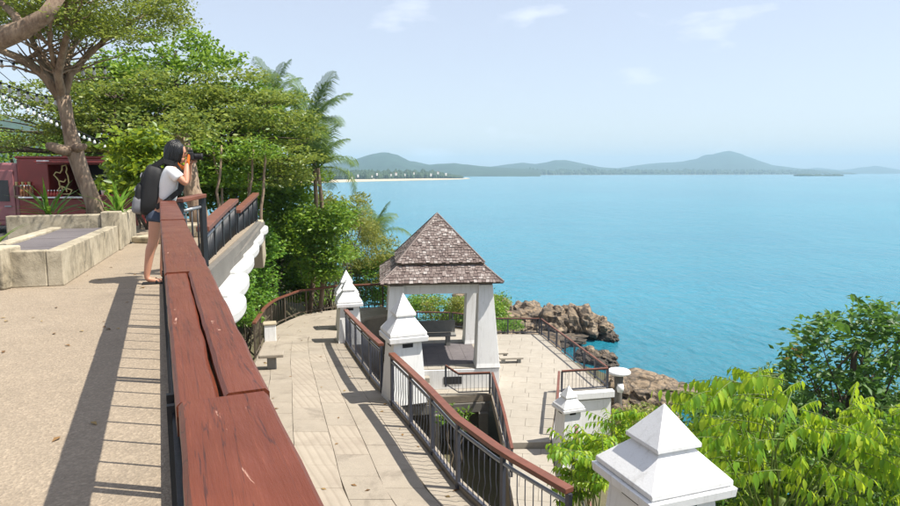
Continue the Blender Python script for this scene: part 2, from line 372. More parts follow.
mb.v = [(x, y, min(th(x, y), -3.6 if (y < 13 and x > -.445 * y - 12 and x < 8) else 9)) for y in ys for x in xs]
mb.f = [(j*nx+i, j*nx+i+1, (j+1)*nx+i+1, (j+1)*nx+i) for j in range(ny-1) for i in range(nx-1)]
struct('hillside_ground', mb, M['soil'], smooth=True)

def ridge(name, pts, Y, depth, base=SEA - 1, m=None, rough=.12, seed=0, n=90):
    # a hill range whose skyline passes through photo pixels pts at distance Y; rounded front and back
    px = np.linspace(pts[0][0], pts[-1][0], n); py = np.interp(px, [p[0] for p in pts], [p[1] for p in pts]); mb = MB(); rows = 9
    for j in range(rows):
        t = j / (rows - 1) * 2 - 1
        for i in range(n):
            top = Q(px[i], py[i], Y)
            prof = (1 - abs(t)) ** .8
            hz = top.z - base
            nz = noise.fractal(Vector((px[i] * .09, t * 2.2, seed)), 1, 2, 5)
            z = base + hz * prof * (1 + rough * nz * (1 if abs(t) > .01 else .35)) 
            mb.v.append((top.x * (1 + t * depth / Y), Y + t * depth + nz * depth * .06, max(base, z)))
    mb.f = [(j*n+i, j*n+i+1, (j+1)*n+i+1, (j+1)*n+i) for j in range(rows-1) for i in range(n-1)]
    return struct(name, mb, m or M['hill'], smooth=True)
ridge('hill', [(300,168),(330,164),(350,161),(368,155),(380,152.6),(388,152.4),(396,154),(410,161),(430,164.5),(455,163),(480,166),(510,168),(540,170)], 3000, 700, seed=1)
ridge('hill', [(440,170),(480,168),(510,164),(522,162.5),(535,164),(548,162),(556,160),(565,159.8),(578,162.5),(600,167),(640,170),(680,172)], 4300, 700, seed=2)
ridge('hill', [(600,171),(625,167),(650,163.5),(684,161.5),(700,157),(716,153.2),(729,150.6),(738,153),(755,159),(772,165),(800,168.5),(830,170),(850,172)], 5200, 800, seed=3)
ridge('hill', [(780,172),(805,169),(818,167.5),(840,170),(862,167.5),(876,165.6),(890,168),(905,171),(925,173)], 7000, 900, seed=4)
ridge('hill', [(-260,130),(-160,112),(-60,108),(0,116),(40,122),(90,134),(150,150),(210,166),(250,176)], 620, 200, seed=5)

# low coastal land, beach and woods
def land(name, poly, z0, z1, m): return struct(name, MB().prism(poly, z0, z1), m)
bA = [P(x, y, SEA) for x, y in ((180,186),(260,184.4),(330,182.6),(380,181.2),(430,180.2),(462,179.3),(470,178.6),(466,178))]
land('beach', [(p.x, p.y) for p in bA] + [(30, 1500), (-420, 1500), (-700, 1150)], SEA - 1, SEA + .9, M['sand'])
bB = [P(x, 175.2 - (x - 450) * .0022, SEA) for x in range(430, 850, 30)]
land('beach', [(p.x, p.y) for p in bB] + [(bB[-1].x + 50, bB[-1].y + 260), (-200, 3300)], SEA - 1, SEA + .9, M['sand'])
def blobs(name, pts, lab, m, cat='woodland'):
    # far-off wood that reads as one mass: many low crowns
    bm = bmesh.new(); bmesh.ops.create_icosphere(bm, subdivisions=1, radius=1); bm.verts.ensure_lookup_table()
    bv = np.array([v.co[:] for v in bm.verts]); bf = [[v.index for v in f.verts] for f in bm.faces]; bm.free()
    mb = MB()
    for x, y, z, r, h in pts:
        jit = 1 + .25 * (rng.random(len(bv)) - .5)
        mb.add(bv * jit[:, None] * np.array([r, r, h]) + np.array([x, y, z]), bf)
    return tag(mb.build(name, m, smooth=False), lab, cat, kind='stuff')
pts = []
for i in range(1500):
    x = random.uniform(170, 462); t = random.random()
    p = P(x, 180.4 - (x - 330) * .016 if x > 330 else 182, SEA); e = 1 if x < 430 else max(.25, (470 - x) / 40)
    d = 22 + t * 240; k = (p.y + d) / p.y
    pts.append((p.x * k, p.y * k, SEA + 1 + (4 + t * 12 * random.random()) * e, random.uniform(4, 8), random.uniform(5, 10) * e))
blobs('coastal_wood', pts, 'dark green wood behind the pale sandy beach across the bay', M['farwood'])
pts = []
for i in range(1500):
    x = random.uniform(430, 855); y0 = 175.2 - (x - 450) * .0022
    p = P(x, y0, SEA); d = 40 + random.random() * 300; k = (p.y + d) / p.y
    hh = random.uniform(14, 34) * (1 if x < 800 else max(.3, (860 - x) / 60)) * (1 + .4 * noise.noise(Vector((x * .05, 0, 3))))
    pts.append((p.x * k, p.y * k, SEA + 1, random.uniform(12, 26), hh))
blobs('coastal_wood', pts, 'hazy blue green belt of trees along the farthest shore below the peak', M['farwood'])
pts = [(P(x, 176, SEA).x, P(x, 176, SEA).y, SEA, random.uniform(14, 26), random.uniform(5, 10)) for x in (800, 804, 808, 816, 819, 822, 826, 830, 834, 838)]
for a, b, lab in ((0, 3, 'small low islet beside the longer islet off the far shore'), (3, 10, 'long low wooded islet off the far shore, bigger than the other islet')):
    o = blobs('islet', pts[a:b], lab, M['farwood'], 'islet'); o['kind'] = 'structure'
# houses across the bay
spots = [(358,173.5,1250),(352,175.5,1200),(396,171.5,1300),(405,172.5,1280),(414,171,1320),(391,172.5,1260),(431,172.5,1330),(438,170.5,1380),(372,174,1240),(446,172,1400),(452,169,2600),(462,168.5,2700),(470,170,2650),(482,170.5,2900),(492,171.5,3000),(377,172,1290)]
rl = ('white house among trees behind the beach across the bay', 'pale house on the far wooded slope past the beach spit')
for i, (x, y, Y) in enumerate(spots):
    c = Q(x, y + 1.5, Y); w = 2.6 * Y / 1250 * random.uniform(.7, 1.6); d = w * .8; h = w * .42
    t = thing('house', rl[0] if Y < 2000 else rl[1], 'house', (c.x, c.y, c.z - h - 3), 'houses across the bay')
    b = Vector((c.x, c.y, c.z))
    MB().box((b.x, b.y, b.z - h/2 - 1.5), (w, d, h + 3)).build('wall', M['white'], t)
    r = MB(); r.add([(b.x-w*.56, b.y-d*.6, b.z), (b.x+w*.56, b.y-d*.6, b.z), (b.x+w*.56, b.y+d*.6, b.z), (b.x-w*.56, b.y+d*.6, b.z), (b.x-w*.5, b.y, b.z+h*.5), (b.x+w*.5, b.y, b.z+h*.5)],
        [(0,1,5,4),(2,3,4,5),(1,2,5),(3,0,4),(3,2,1,0)]); r.build('roof', M['roofred'] if i % 3 else M['white'], t)
# haze: even air over land and sea
hz = MB().box((0, 4400, 93), (17600, 9900, 232)).build('haze', None); hz['kind'] = 'stuff'
hm = bpy.data.materials.new('air'); hm.use_nodes = True; ht = hm.node_tree; ht.nodes.clear()
ho = ht.nodes.new('ShaderNodeOutputMaterial'); hv = ht.nodes.new('ShaderNodeVolumePrincipled')
hv.inputs['Color'].default_value = (.52, .80, 1.0, 1); hv.inputs['Density'].default_value = 1.9e-4; hv.inputs['Anisotropy'].default_value = 0.0
ht.links.new(hv.outputs[0], ho.inputs['Volume']); hz.data.materials.append(hm)
tag(hz, 'pale blue haze over the bay', 'haze')

# ------------------------------------------------------------------ upper terrace
def railx(Y): return -.445 * Y
RD = Vector((-.445, 1, 0)).normalized(); RN = Vector((RD.y, -RD.x, 0))      # along the rail, and outwards to the sea
tp = [(1.55, -3), (railx(7.55) + .17, 7.55), (-3.02, 7.9), (-3.2, 8.7), (-4.12, 13.2), (-4.95, 17.0), (-8.6, 18.2), (-7.6, 12.6), (-6.5, 8.6), (-11, 6.95), (-11, -3)]
struct('terrace', MB().prism(tp, -.55, -.03).prism([(p[0] - .8, p[1] - (.8 if p[1] > 16 else 0)) for p in tp], -7.5, -.552), M['darkconc'])
ter = bpy.data.objects['terrace']
def slab(cor, th_, m, parent, name='slab', ch=.012, gap=.006):
    cor = [Vector(c) for c in cor]; c = sum(cor, Vector()) / len(cor); n = len(cor)
    def ins(d): return [p + (c - p).normalized() * d for p in cor]
    a = ins(gap); b = ins(gap + ch)
    vs = [p - Vector((0, 0, th_)) for p in a] + [p - Vector((0, 0, ch * .7)) for p in a] + b
    fs = []
    for k in range(2):
        for i in range(n): fs.append((k*n+i, k*n+(i+1)%n, (k+1)*n+(i+1)%n, (k+1)*n+i))
    fs.append(tuple(2*n+i for i in range(n)))
    x = sum(cor[i].x*cor[(i+1)%n].y-cor[(i+1)%n].x*cor[i].y for i in range(n))
    if x < 0: fs = [f[::-1] for f in fs]
    return MB().add(vs, fs).build(name, m, parent)
e = .11
slab([(1.45-e, -2.9, 0), (railx(6.92)+.16-e, 6.92, 0), (-10.9, 6.92, 0), (-10.9, -2.9, 0)], .1, M['terrace'], ter, 'paving_panel', .012, .002)
slab([(railx(6.92)+.16-e, 6.92, .001), (railx(7.5)+.16-e, 7.5, .001), (-3.12, 8.0, .001), (-3.3, 8.8, .001), (-4.2, 13.1, .001), (-5.3, 13.1, .001), (-6.4, 6.92, .001)], .1, M['terrace'], ter, 'paving_panel', .012)
slab([(-4.2, 13.1, 0), (-5.03, 16.9, 0), (-8.5, 18.1, 0), (-7.6, 13.1, 0)], .1, M['terrace'], ter, 'paving_panel', .012)
# low kerb under the main rail
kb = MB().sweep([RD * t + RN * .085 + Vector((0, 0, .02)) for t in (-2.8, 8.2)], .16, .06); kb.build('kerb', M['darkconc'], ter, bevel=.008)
st = MB(); st.prism([(-30, 7.6), (-12, 7.6), (-9, 12.6), (-9.2, 24), (-30, 24)], -1.6, -.5); struct('street', st, M['asphalt'])

# ------------------------------------------------------------------ railings
def interp_path(path, d):
    acc = 0
    for a, b in zip(path[:-1], path[1:]):
        L = (b - a).length
        if acc + L >= d: return a + (b - a) * ((d - acc) / L), (b - a).normalized()
        acc += L
    return path[-1], (path[-1] - path[-2]).normalized()
_balm = {}
def balmesh(h, r, m, wavy):
    k = (round(h, 3), r, m.name, wavy)
    if k not in _balm:
        if wavy:
            pts = [(0.03 * math.sin(t / 12 * math.pi * 2) * math.sin(t / 12 * math.pi), 0, h * t / 12 * (.62)) for t in range(13)] + [(0, 0, h)]
        else: pts = [(0, 0, 0), (0, 0, h)]
        _balm[k] = MB().tube(pts, r, 5).mesh('baluster', m, True)
    return _balm[k]
def railing(name, label, path, h, post_gap, bal_gap, hw=.10, hh=.055, mrail=None, mpost=None, post=.06, pipe=True, wavy=False, br=.007, low=.09, group=None, endposts=True, hlow=None, topgap=0.0):
    path = [Vector(p) for p in path]; L = sum((b - a).length for a, b in zip(path[:-1], path[1:]))
    t = thing(name, label, 'railing', path[0], group); up = Vector((0, 0, 1)); mrail = mrail or M['brownpaint']; mpost = mpost or M['iron']
    MB().sweep([p + up * (h - hh / 2) for p in path], hw, hh).build('handrail', mrail, t, bevel=.008)
    tb = h - hh - (.11 if pipe else .02)
    if pipe: MB().tube([p + up * tb for p in path], .024, 8).build('pipe', M['pipe'], t, True)
    else: MB().sweep([p + up * tb for p in path], .04, .025).build('upper_bar', mpost, t)
    MB().sweep([p + up * low for p in path], .045, .03).build('lower_bar', mpost, t)
    n = max(1, round(L / post_gap)); ph = h - hh - .002
    pm = MB().box((0, 0, ph / 2), (post, post * .8, ph)).mesh('post', mpost)
    for i in range(n + 1):
        if not endposts and i in (0, n): continue
        p, d = interp_path(path, min(L - .01, max(.01, L * i / n))); inst('post', pm, t, p, (0, 0, math.atan2(d.y, d.x)))
    bm_ = balmesh(tb - low, br, mpost, wavy)
    for i in range(n):
        k = max(1, round(L / n / bal_gap))
        for j in range(1, k):
            p, d = interp_path(path, L * (i + j / k) / n); inst('baluster', bm_, t, p + up * low, (0, 0, math.atan2(d.y, d.x)))
    return t
# main plank rail beside the camera
mr = thing('plank_railing', 'railing with broad weathered red brown plank top and black posts beside upper terrace', 'railing', RD * 1.0)
RZ = math.atan2(RD.y, RD.x) - math.pi / 2
def plank(t0, t1, o0, o1, o0b=None, o1b=None, z=.93, th_=.05):
    # rail plank in its own frame: local y runs along the rail
    o0b = o0 if o0b is None else o0b; o1b = o1 if o1b is None else o1b
    me = MB(); ns = max(2, int((t1 - t0) / .06)); vs = []
    for i in range(ns + 1):
        f = i / ns; y = f * (t1 - t0); w = .0022 * noise.noise(Vector((y * 9, o0 * 40, 1))); w2 = .003 * noise.noise(Vector((y * 7, o1 * 40, 5)))
        a = o0 + (o0b - o0) * f + w; b = o1 + (o1b - o1) * f + w2; zz = .0025 * noise.noise(Vector((y * 4, o0 * 30, 9)))
        ch = .006
        vs += [(a, y, -th_), (a, y, -ch + zz), (a + ch, y, zz), (b - ch, y, zz), (b, y, -ch + zz), (b, y, -th_)]
    fs = [(i*6+k, i*6+k+1, (i+1)*6+k+1, (i+1)*6+k) for i in range(ns) for k in range(5)] + [tuple(range(5,-1,-1)), tuple(ns*6+k for k in range(6))]
    fs += [(i*6+5, i*6, (i+1)*6, (i+1)*6+5) for i in range(ns)]
    fs = [f[::-1] for f in fs]
    o = bpy.data.objects.new('plank', me.add(vs, fs).mesh('plank', M['wood'])); COL.objects.link(o); o.parent = mr
    o.location = RD * t0 + Vector((0, 0, z)) - mr.location; o.rotation_euler = (0, 0, RZ); return o
plank(-1.2, .958, .008, .132)
plank(.966, 2.25, .006, .064, .002, .070, z=.926); plank(.966, 2.25, .0705, .134, .0708, .140, z=.931)
plank(2.254, 4.75, .001, .140, -.006, .146, z=.930)
plank(4.757, 8.05, -.006, .150, -.006, .158, z=.935)
pm = MB().box((0, 0, .43), (.05, .012, .86)).mesh('post', M['black'])
bmz = balmesh(.76, .007, M['black'], False)
for i in range(-1, 6):
    t0 = 2.62 + (i - 1) * 1.5
    for q in (-.028, .028): inst('post', pm, mr, RD * (t0 + q) + RN * .018 + Vector((0, 0, .022)), (0, 0, RZ))
    for j in range(1, 6):
        if t0 + j * 1.5 / 6 < 8.1: inst('baluster', bmz, mr, RD * (t0 + j * 1.5 / 6) + RN * .018 + Vector((0, 0, .10)), (0, 0, RZ + math.pi / 2))
MB().beam(RD * -1.2 + RN * .018 + Vector((0, 0, .10)), RD * 8.05 + RN * .018 + Vector((0, 0, .10)), .03, .03).build('lower_bar', M['black'], mr)
MB().beam(RD * -1.2 + RN * .018 + Vector((0, 0, .86)), RD * 8.05 + RN * .018 + Vector((0, 0, .86)), .035, .018).build('upper_bar', M['black'], mr)
# short return and two sloping rails beyond the photographer
railing('sloping_railing', 'short return of brown topped rail just past the woman', [(-3.30, 7.93, .0), (-3.13, 8.25, .05)], .93, .36, .10, .15, .05, M['brownpaint'], M['black'], .07, True, False, .012)
railing('sloping_railing', 'brown topped black railing rising from the short return along the white lobes', [(-3.34, 8.75, -.30), (-3.84, 10.9, -.19), (-4.34, 13.1, -.10)], .82, 1.1, .16, .17, .07, M['brownpaint'], M['black'], .07, True, False, .02)
railing('sloping_railing', 'farthest brown topped black railing on the upper terrace edge by the trees', [(-4.38, 13.35, -.32), (-4.72, 15.2, -.2), (-5.06, 17.0, -.08)], .80, .95, .16, .16, .07, M['brownpaint'], M['black'], .07, False, False, .02)
# white scalloped coping outside these rails
wl_ = thing('scalloped_wall', 'white wall edge of rounded cloud like lobes below the sloping railings', 'wall', (-3.1, 8.6, -7))
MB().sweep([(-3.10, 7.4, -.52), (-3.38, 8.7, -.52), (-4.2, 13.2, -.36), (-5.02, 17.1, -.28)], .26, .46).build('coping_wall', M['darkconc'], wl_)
MB().sweep([(-4.05, 7.2, -4), (-4.25, 8.7, -4), (-5.1, 13.2, -4), (-6.0, 16.1, -4)], .3, 6.1).build('wall', M['wallstone'], wl_)
for k, (x, y, Y) in enumerate([(229,303,8.35),(233.5,282,9.6),(240.5,262,11.4),(247.5,248,13.1),(253.5,237,14.8),(259.5,227.5,16.4)]):
    c = Q(x, y, Y); d = Vector((-.2, .98, 0)); nrm = Vector((.98, .2, 0)); hl = (.7, .95, 1.1, 1.1, 1.1, .8)[k]; pl_ = [tuple((c + d * hl - nrm * .42).xy), tuple((c - d * hl - nrm * .42).xy)]
    for i in range(13):
        a = -math.pi / 2 + math.pi * i / 12; pl_.append(tuple((c + d * hl * math.sin(a) + nrm * (.03 + .17 * math.cos(a) ** .8 if abs(a) < 1.57 else .03)).xy))
    for q in (-.55, .35):
        pp = c + d * hl * q - nrm * .30; MB().frustum((pp.x, pp.y), .2, [(.06, c.z + .002), (.05, c.z + .08), (.075, c.z + .085), (.005, c.z + .22)]).build('pinnacle', M['oldwhite'], wl_)
    MB().prism(pl_, c.z - .16, c.z).build('lobe', M['oldwhite'], wl_, bevel=.035)
MB().beam((-5.0, 16.7, -.75), (-5.12, 17.35, -.5), .3, 1.1).build('end_block', M['wallstone'], wl_, bevel=.03)

# ------------------------------------------------------------------ planters, benches on the upper terrace
o = thing('planter', 'weathered concrete planter block with leafy blades beside the maroon truck end', 'planter', (-5.4, 6.95, 0))
MB().box((-5.72, 6.98, .225), (1.95, .34, .45)).build('wall', M['streak'], o, bevel=.02); MB().box((-5.75, 7.55, .16), (1.5, .8, .32)).build('soil', M['soil'], o)
bl = thing('ledge_bench', 'long stained concrete ledge with dark tiled top leading to the tree planter', 'bench', (-5.0, 8.6, 0))
dA = Vector((-1.05, 3.28, 0)).normalized(); nA = Vector((-dA.y, dA.x, 0)); o0 = Vector((-4.27, 7.10, 0)); Lg = 3.42; Wd = .95
def quad(o_, d, n_, a0, a1, b0, b1): return [tuple((o_ + d * a + n_ * b).xy) for a, b in ((a0, b0), (a1, b0), (a1, b1), (a0, b1))]
MB().prism(quad(o0, dA, nA, 0, Lg, 0, .16), 0, .40).build('wall', M['streak'], bl, bevel=.012)
MB().prism(quad(o0, dA, nA, 0, .14, .163, Wd - .163), 0, .398).build('wall', M['streak'], bl, bevel=.012)
MB().prism(quad(o0, dA, nA, 0, Lg, Wd - .16, Wd), 0, .40).build('wall', M['streak'], bl, bevel=.012)
for i in range(6):
    a0 = .143 + i * (Lg - .15) / 6
    MB().prism(quad(o0, dA, nA, a0 + .006, a0 + (Lg - .15) / 6 - .006, .166, Wd - .166), .05, .37 + .004 * (i % 2)).build('tile', M['darkfloor'], bl, bevel=.006)
pl = thing('planter', 'raised concrete planter box holding the forked tree', 'planter', (-6.0, 11.2, 0))
o1 = o0 + dA * (Lg + .02)
MB().prism(quad(o1, dA, nA, 0, .30, -.03, .24), 0, .62).build('corner_post', M['streak'], pl, bevel=.015)
MB().prism(quad(o1, dA, nA, .03, .26, .243, 1.55), 0, .58).build('wall', M['streak'], pl, bevel=.015)
MB().prism(quad(o1, dA, nA, .303, 1.9, 0, .2), 0, .56).build('wall', M['streak'], pl, bevel=.015)
MB().prism(quad(o1, dA, nA, .262, 1.9, .203, 1.55), -.45, .45).build('soil', M['soil'], pl)
MB().box((-5.0, 12.6, .12), (1.5, .35, .24), R(10)).build('stone_edging', M['streak'], tag(thing('low_wall', 'low pale stone edging behind the tree planter', 'wall', (-5.0, 12.6, 0))), bevel=.02)
MB().box((-5.25, 11.6, .06), (.7, .5, .12), R(-15)).build('stepping_stone', M['streak'], thing('stepping_stone', 'flat pale stone block on the paving beyond the tree planter', 'stone', (-5.25, 11.6, 0)), bevel=.03)

# ------------------------------------------------------------------ lower walkway
ST = [((2.35,4.6),(-1.6,4.2),-3.0),((1.62,6.0),(-2.5,5.9),-3.0),((.74,7.31),(-2.98,7.2),-3.0),((.19,8.38),(-3.3,8.4),-3.0),((-.28,9.71),(-3.55,9.7),-3.0),((-.66,10.7),(-3.75,10.7),-3.0),((-1.05,11.7),(-3.95,11.8),-3.01),((-1.62,13.5),(-4.3,13.5),-3.16),((-2.1,15.2),(-4.75,15.2),-3.32),((-2.65,17.2),(-5.15,17.1),-3.52),((-3.1,19.0),(-5.6,19.2),-3.72),((-3.2,20.8),(-5.85,21.2),-3.86),((-3.0,22.6),(-5.5,23.3),-3.93),((-2.2,23.4),(-4.4,24.4),-3.95),((-1.5,23.7),(-2.6,24.9),-3.95)]
# resample to even rows
def edge(k):
    return [Vector((s[k][0], s[k][1], s[2])) for s in ST]
ER, EL = edge(0), edge(1); LR = sum((b-a).length for a, b in zip(ER[:-1], ER[1:])); LL = sum((b-a).length for a, b in zip(EL[:-1], EL[1:]))
def smooth_par(f):
    i = f * (len(ST) - 1); k = min(int(i), len(ST) - 2); u = i - k
    return ER[k].lerp(ER[k+1], u), EL[k].lerp(EL[k+1], u)
pathm = MB(); NS = 80
for i in range(NS + 1):
    a, b = smooth_par(i / NS); pathm.v += [(a.x, a.y, a.z - .03), (b.x, b.y, b.z - .03), (a.x, a.y, a.z - 4.5), (b.x, b.y, b.z - 4.5)]
for i in range(NS):
    q = i * 4; pathm.f += [(q, q+4, q+5, q+1), (q, q+2, q+6, q+4), (q+1, q+5, q+7, q+3)]
pathm.f += [(0, 1, 3, 2), (NS*4, NS*4+2, NS*4+3, NS*4+1)]
wk = struct('walkway', pathm, M['joint'])
cols = [0.035, .155, .315, .475, .66, .835, .985]; nrow = 26
fr = [i / nrow for i in range(nrow + 1)]
for i in range(nrow):
    for j in range(len(cols) - 1):
        f0, f1 = fr[i], fr[i+1]
        if j % 2: sh = .5 / nrow; f0 = min(1, f0 + sh); f1 = min(1, f1 + sh)
        if f1 - f0 < .01: continue
        r0, l0 = smooth_par(f0); r1, l1 = smooth_par(f1); u0, u1 = cols[j], cols[j+1]
        dz = Vector((0, 0, random.uniform(-.002, .002)))
        stp = (j in (2, 3)) and random.random() < .42
        slab([r0.lerp(l0, u0) + dz, r1.lerp(l1, u0) + dz, r1.lerp(l1, u1) + dz, r0.lerp(l0, u1) + dz], .06, M['stamp'] if stp else M['slab'], wk, 'slab', .007, .004)
kbr = [smooth_par(i / 60)[0].lerp(smooth_par(i / 60)[1], .014) + Vector((0, 0, .01)) for i in range(61)]
MB().sweep(kbr, .11, .10).build('kerb', M['slab'], wk, bevel=.012)

# white pillars
def pillar(label, c, z, rz, h=2.0, k=1.0, w=1.0, group='white capped pillars'):
    t = thing('pillar', label, 'pillar', (c[0], c[1], z), group); T = z + h; g = k * w
    MB().frustum(c, rz, [(.455*g, z), (.43*g, z + .18*k), (.345*g, T - .80*k), (.345*g, T - .795*k)]).build('shaft', M['white'], t, bevel=.012*k)
    MB().frustum(c, rz, [(.36*g, T-.80*k), (.475*g, T-.80*k), (.485*g, T-.71*k), (.40*g, T-.70*k)]).build('cap_slab', M['white'], t, bevel=.008*k)
    MB().frustum(c, rz, [(.39*g, T-.705*k), (.455*g, T-.69*k), (.455*g, T-.645*k), (.20*g, T-.385*k)]).build('lower_roof', M['white'], t, bevel=.006*k)
    MB().frustum(c, rz, [(.19*g, T-.39*k), (.25*g, T-.37*k), (.25*g, T-.335*k), (.004, T)]).build('spire', M['white'], t, bevel=.004*k)
    for q in range(4):
        a = rz + q * math.pi / 2; r_ = .348 * g
        MB().box((c[0]+math.cos(a)*r_, c[1]+math.sin(a)*r_, T-.87*k), (.02, .26*g, .07*k), a).build('slot', M['louver'], t)
    return t
pillar('large white pillar cap with stacked pyramid top beside the drooping bright leaves', (2.06, 6.02), -3.0, R(20), 2.04)
pillar('white capped pillar between two runs of the walkway railing before the pavilion', (-.88, 11.98), -3.05, R(-69+90), 2.05, 1.08, .72)
pillar('white capped pillar where the walkway bends by the green bushes', (-2.95, 18.6), -3.7, R(15), 1.95, 1.05, .74)
pillar('white capped pillar behind its twin where the walkway bends', (-3.38, 20.9), -3.86, R(15), 1.95, 1.05, .74)
def sub_edge(f0, f1, n, u=.03): return [smooth_par(f0 + (f1 - f0) * i / n)[0].lerp(smooth_par(f0 + (f1 - f0) * i / n)[1], u) for i in range(n + 1)]
def f_at(Y):
    for i in range(400):
        if smooth_par(i / 400)[0].y >= Y: return i / 400
    return 1
railing('walkway_railing', 'brown topped steel railing with wavy bars running from pillar to pillar nearest the pavilion stairs', sub_edge(f_at(6.35), f_at(11.5), 16), 1.0, 1.22, .135, .12, .06, wavy=True)
railing('walkway_railing', 'brown topped steel railing down the slope between the two pillars of the walkway', sub_edge(f_at(12.35), f_at(18.15), 14), 1.0, 1.2, .15, .12, .06, wavy=True)
lp = [smooth_par(f_at(Y))[1] for Y in (15.9, 17, 18, 19, 20, 21, 22.0, 22.6, 23.0)] + [EL[-2], EL[-1]]
railing('walkway_railing', 'brown rail curving round the bend of the walkway beside the green bushes', lp, .92, 1.6, .22, .10, .055, pipe=False, mpost=M['barkdark'])
# stools and block on the walkway
def stool(label, x, y, z, s=1.0):
    t = thing('stone_stool', label, 'stool', (x, y, z)); MB().box((x, y, z + .15*s), (.2*s, .2*s, .30*s), .2).build('leg', M['bench'], t, bevel=.02)
    MB().box((x, y, z + .34*s), (.56*s, .40*s, .08*s), .2).build('seat', M['slab'], t, bevel=.02)
stool('small stone stool with slab seat on the walkway edge', -4.12, 14.6, -3.265)
o = thing('stone_block', 'pale square stone block at the foot of the curved brown rail', 'block', (-5.3, 18.7, -3.69)); MB().box((-5.3, 18.7, -3.43), (.34, .34, .5), .3).build('base', M['white'], o, bevel=.02); MB().box((-5.3, 18.7, -3.16), (.38, .38, .05), .3).build('cap', M['wallstone'], o, bevel=.012)

# ------------------------------------------------------------------ pavilion terrace
TZ = -6.05
tpoly = [(-6.5, 30.6), (0, 30.2), (2.1, 28.9), (4.15, 28.85), (5.4, 21.2), (3.65, 20.85), (2.75, 17.0), (1.42, 16.9), (1.36, 20.85), (-2.6, 20.2), (-6.5, 24)]
lt = struct('lower_terrace', MB().prism(tpoly, TZ - .26, TZ - .03), M['joint'])
def inpoly(x, y, poly):
    r = False; n = len(poly)
    for i in range(n):
        x1, y1 = poly[i][:2]; x2, y2 = poly[(i+1) % n][:2]
        if (y1 > y) != (y2 > y) and x < (x2-x1)*(y-y1)/(y2-y1)+x1: r = not r
    return r
def clip_poly(sub, poly_x0=None): return sub
ga = R(-9.2); gx = Vector((math.cos(ga), math.sin(ga), 0)); gy = Vector((-gx.y, gx.x, 0)); g0 = Vector((2.75, 17.0, TZ))
def clip(poly, region):
    # Sutherland-Hodgman against a convex region (counter-clockwise)
    out = poly
    for i in range(len(region)):
        a = Vector(region[i]); b = Vector(region[(i+1) % len(region)]); inp = out; out = []
        if not inp: return []
        def side(p): return (b.x-a.x)*(p[1]-a.y)-(b.y-a.y)*(p[0]-a.x)
        for k in range(len(inp)):
            p, q = inp[k], inp[(k+1) % len(inp)]; sp, sq = side(p), side(q)
            if sp >= 0: out.append(p)
            if (sp >= 0) != (sq >= 0):
                u = sp / (sp - sq); out.append((p[0]+(q[0]-p[0])*u, p[1]+(q[1]-p[1])*u))
    return out
def pave(region, z, parent, m, w=.95, d=.62, name='slab'):
    cx = sum(p[0] for p in region)/len(region); cy = sum(p[1] for p in region)/len(region); r = max(math.hypot(p[0]-cx, p[1]-cy) for p in region) + 1
    for i in range(-int(r/w)-1, int(r/w)+2):
        for j in range(-int(r/d)-1, int(r/d)+2):
            c = Vector((cx, cy, 0)) + gx * (i*w + (w/2 if j % 2 else 0)) + gy * (j*d)
            q = [tuple((c + gx*a*w/2 + gy*b*d/2).xy) for a, b in ((-1,-1),(1,-1),(1,1),(-1,1))]
            q = clip(q, region)
            if len(q) > 2:
                ar = abs(sum(q[k][0]*q[(k+1)%len(q)][1]-q[(k+1)%len(q)][0]*q[k][1] for k in range(len(q)))/2)
                if ar > .03: slab([(p[0], p[1], z + random.uniform(-.003, .003)) for p in q], .035, m, parent, name, .008, .005)
pave([(1.45, 17.0), (2.72, 17.05), (3.62, 20.9), (1.45, 20.9)], TZ, lt, M['slab2'])
pave([(1.45, 20.9), (3.62, 20.9), (5.33, 21.25), (4.1, 28.8), (2.15, 28.85), (1.45, 24)], TZ, lt, M['slab2'])
pave([(-2.5, 20.25), (1.4, 20.9), (1.4, 21.5), (-2.5, 21.3)], TZ, lt, M['slab2'])
pave([(-6.3, 25.6), (1.9, 26.2), (1.9, 28.8), (0, 30.0), (-6.3, 30.4)], TZ, lt, M['slab2'])
# steps running down from the terrace path towards the walkway foot
stp = struct('path', MB().prism([(1.42, 10.6), (2.25, 10.4), (2.75, 16.98), (1.42, 16.88)], TZ - 2.2, TZ - .19), M['joint'])
pave([(1.44, 10.7), (2.23, 10.5), (2.72, 16.85), (1.44, 16.8)], TZ - .15, stp, M['slab2'])
MB().prism([(1.42, 16.86), (2.74, 16.93), (2.76, 17.1), (1.42, 17.02)], TZ - .3, TZ + .006).build('step', M['slab2'], stp, bevel=.012)
# white retaining wall and its coping
wt_ = thing('retaining_wall', 'plain white wall under the railed corner of the pavilion terrace', 'wall', (4.5, 21, -9.2))
MB().prism([(3.35, 18.9), (3.62, 20.72), (5.42, 21.1), (5.2, 23.0), (3.9, 22.6), (3.2, 19.0)], -9.4, TZ - .27).build('wall', M['white'], wt_)
MB().prism([(2.83, 16.98), (3.28, 18.88), (3.62, 20.6), (5.52, 21.02), (5.5, 21.28), (3.62, 20.87), (2.79, 17.06)], TZ - .20, TZ + .03).build('coping', M['white'], wt_, bevel=.02)
MB().beam((3.0, 17.1, TZ - 1.6), (3.40, 19.0, TZ - 1.6), .22, 2.8).build('side_wall', M['white'], wt_)
hr = .75
railing('terrace_railing', 'brown topped railing across the white walled corner of the pavilion terrace', [(3.72, 20.98, TZ), (5.34, 21.30, TZ)], hr, 1.6, .13, .07, .04, pipe=False)
railing('terrace_railing', 'seaward terrace railing with dark posts running towards the rocky point', [(5.34, 21.42, TZ), (4.75, 25.0, TZ), (4.12, 28.70, TZ)], hr, 1.05, .14, .06, .035, mrail=M['brownpaint'], pipe=False)
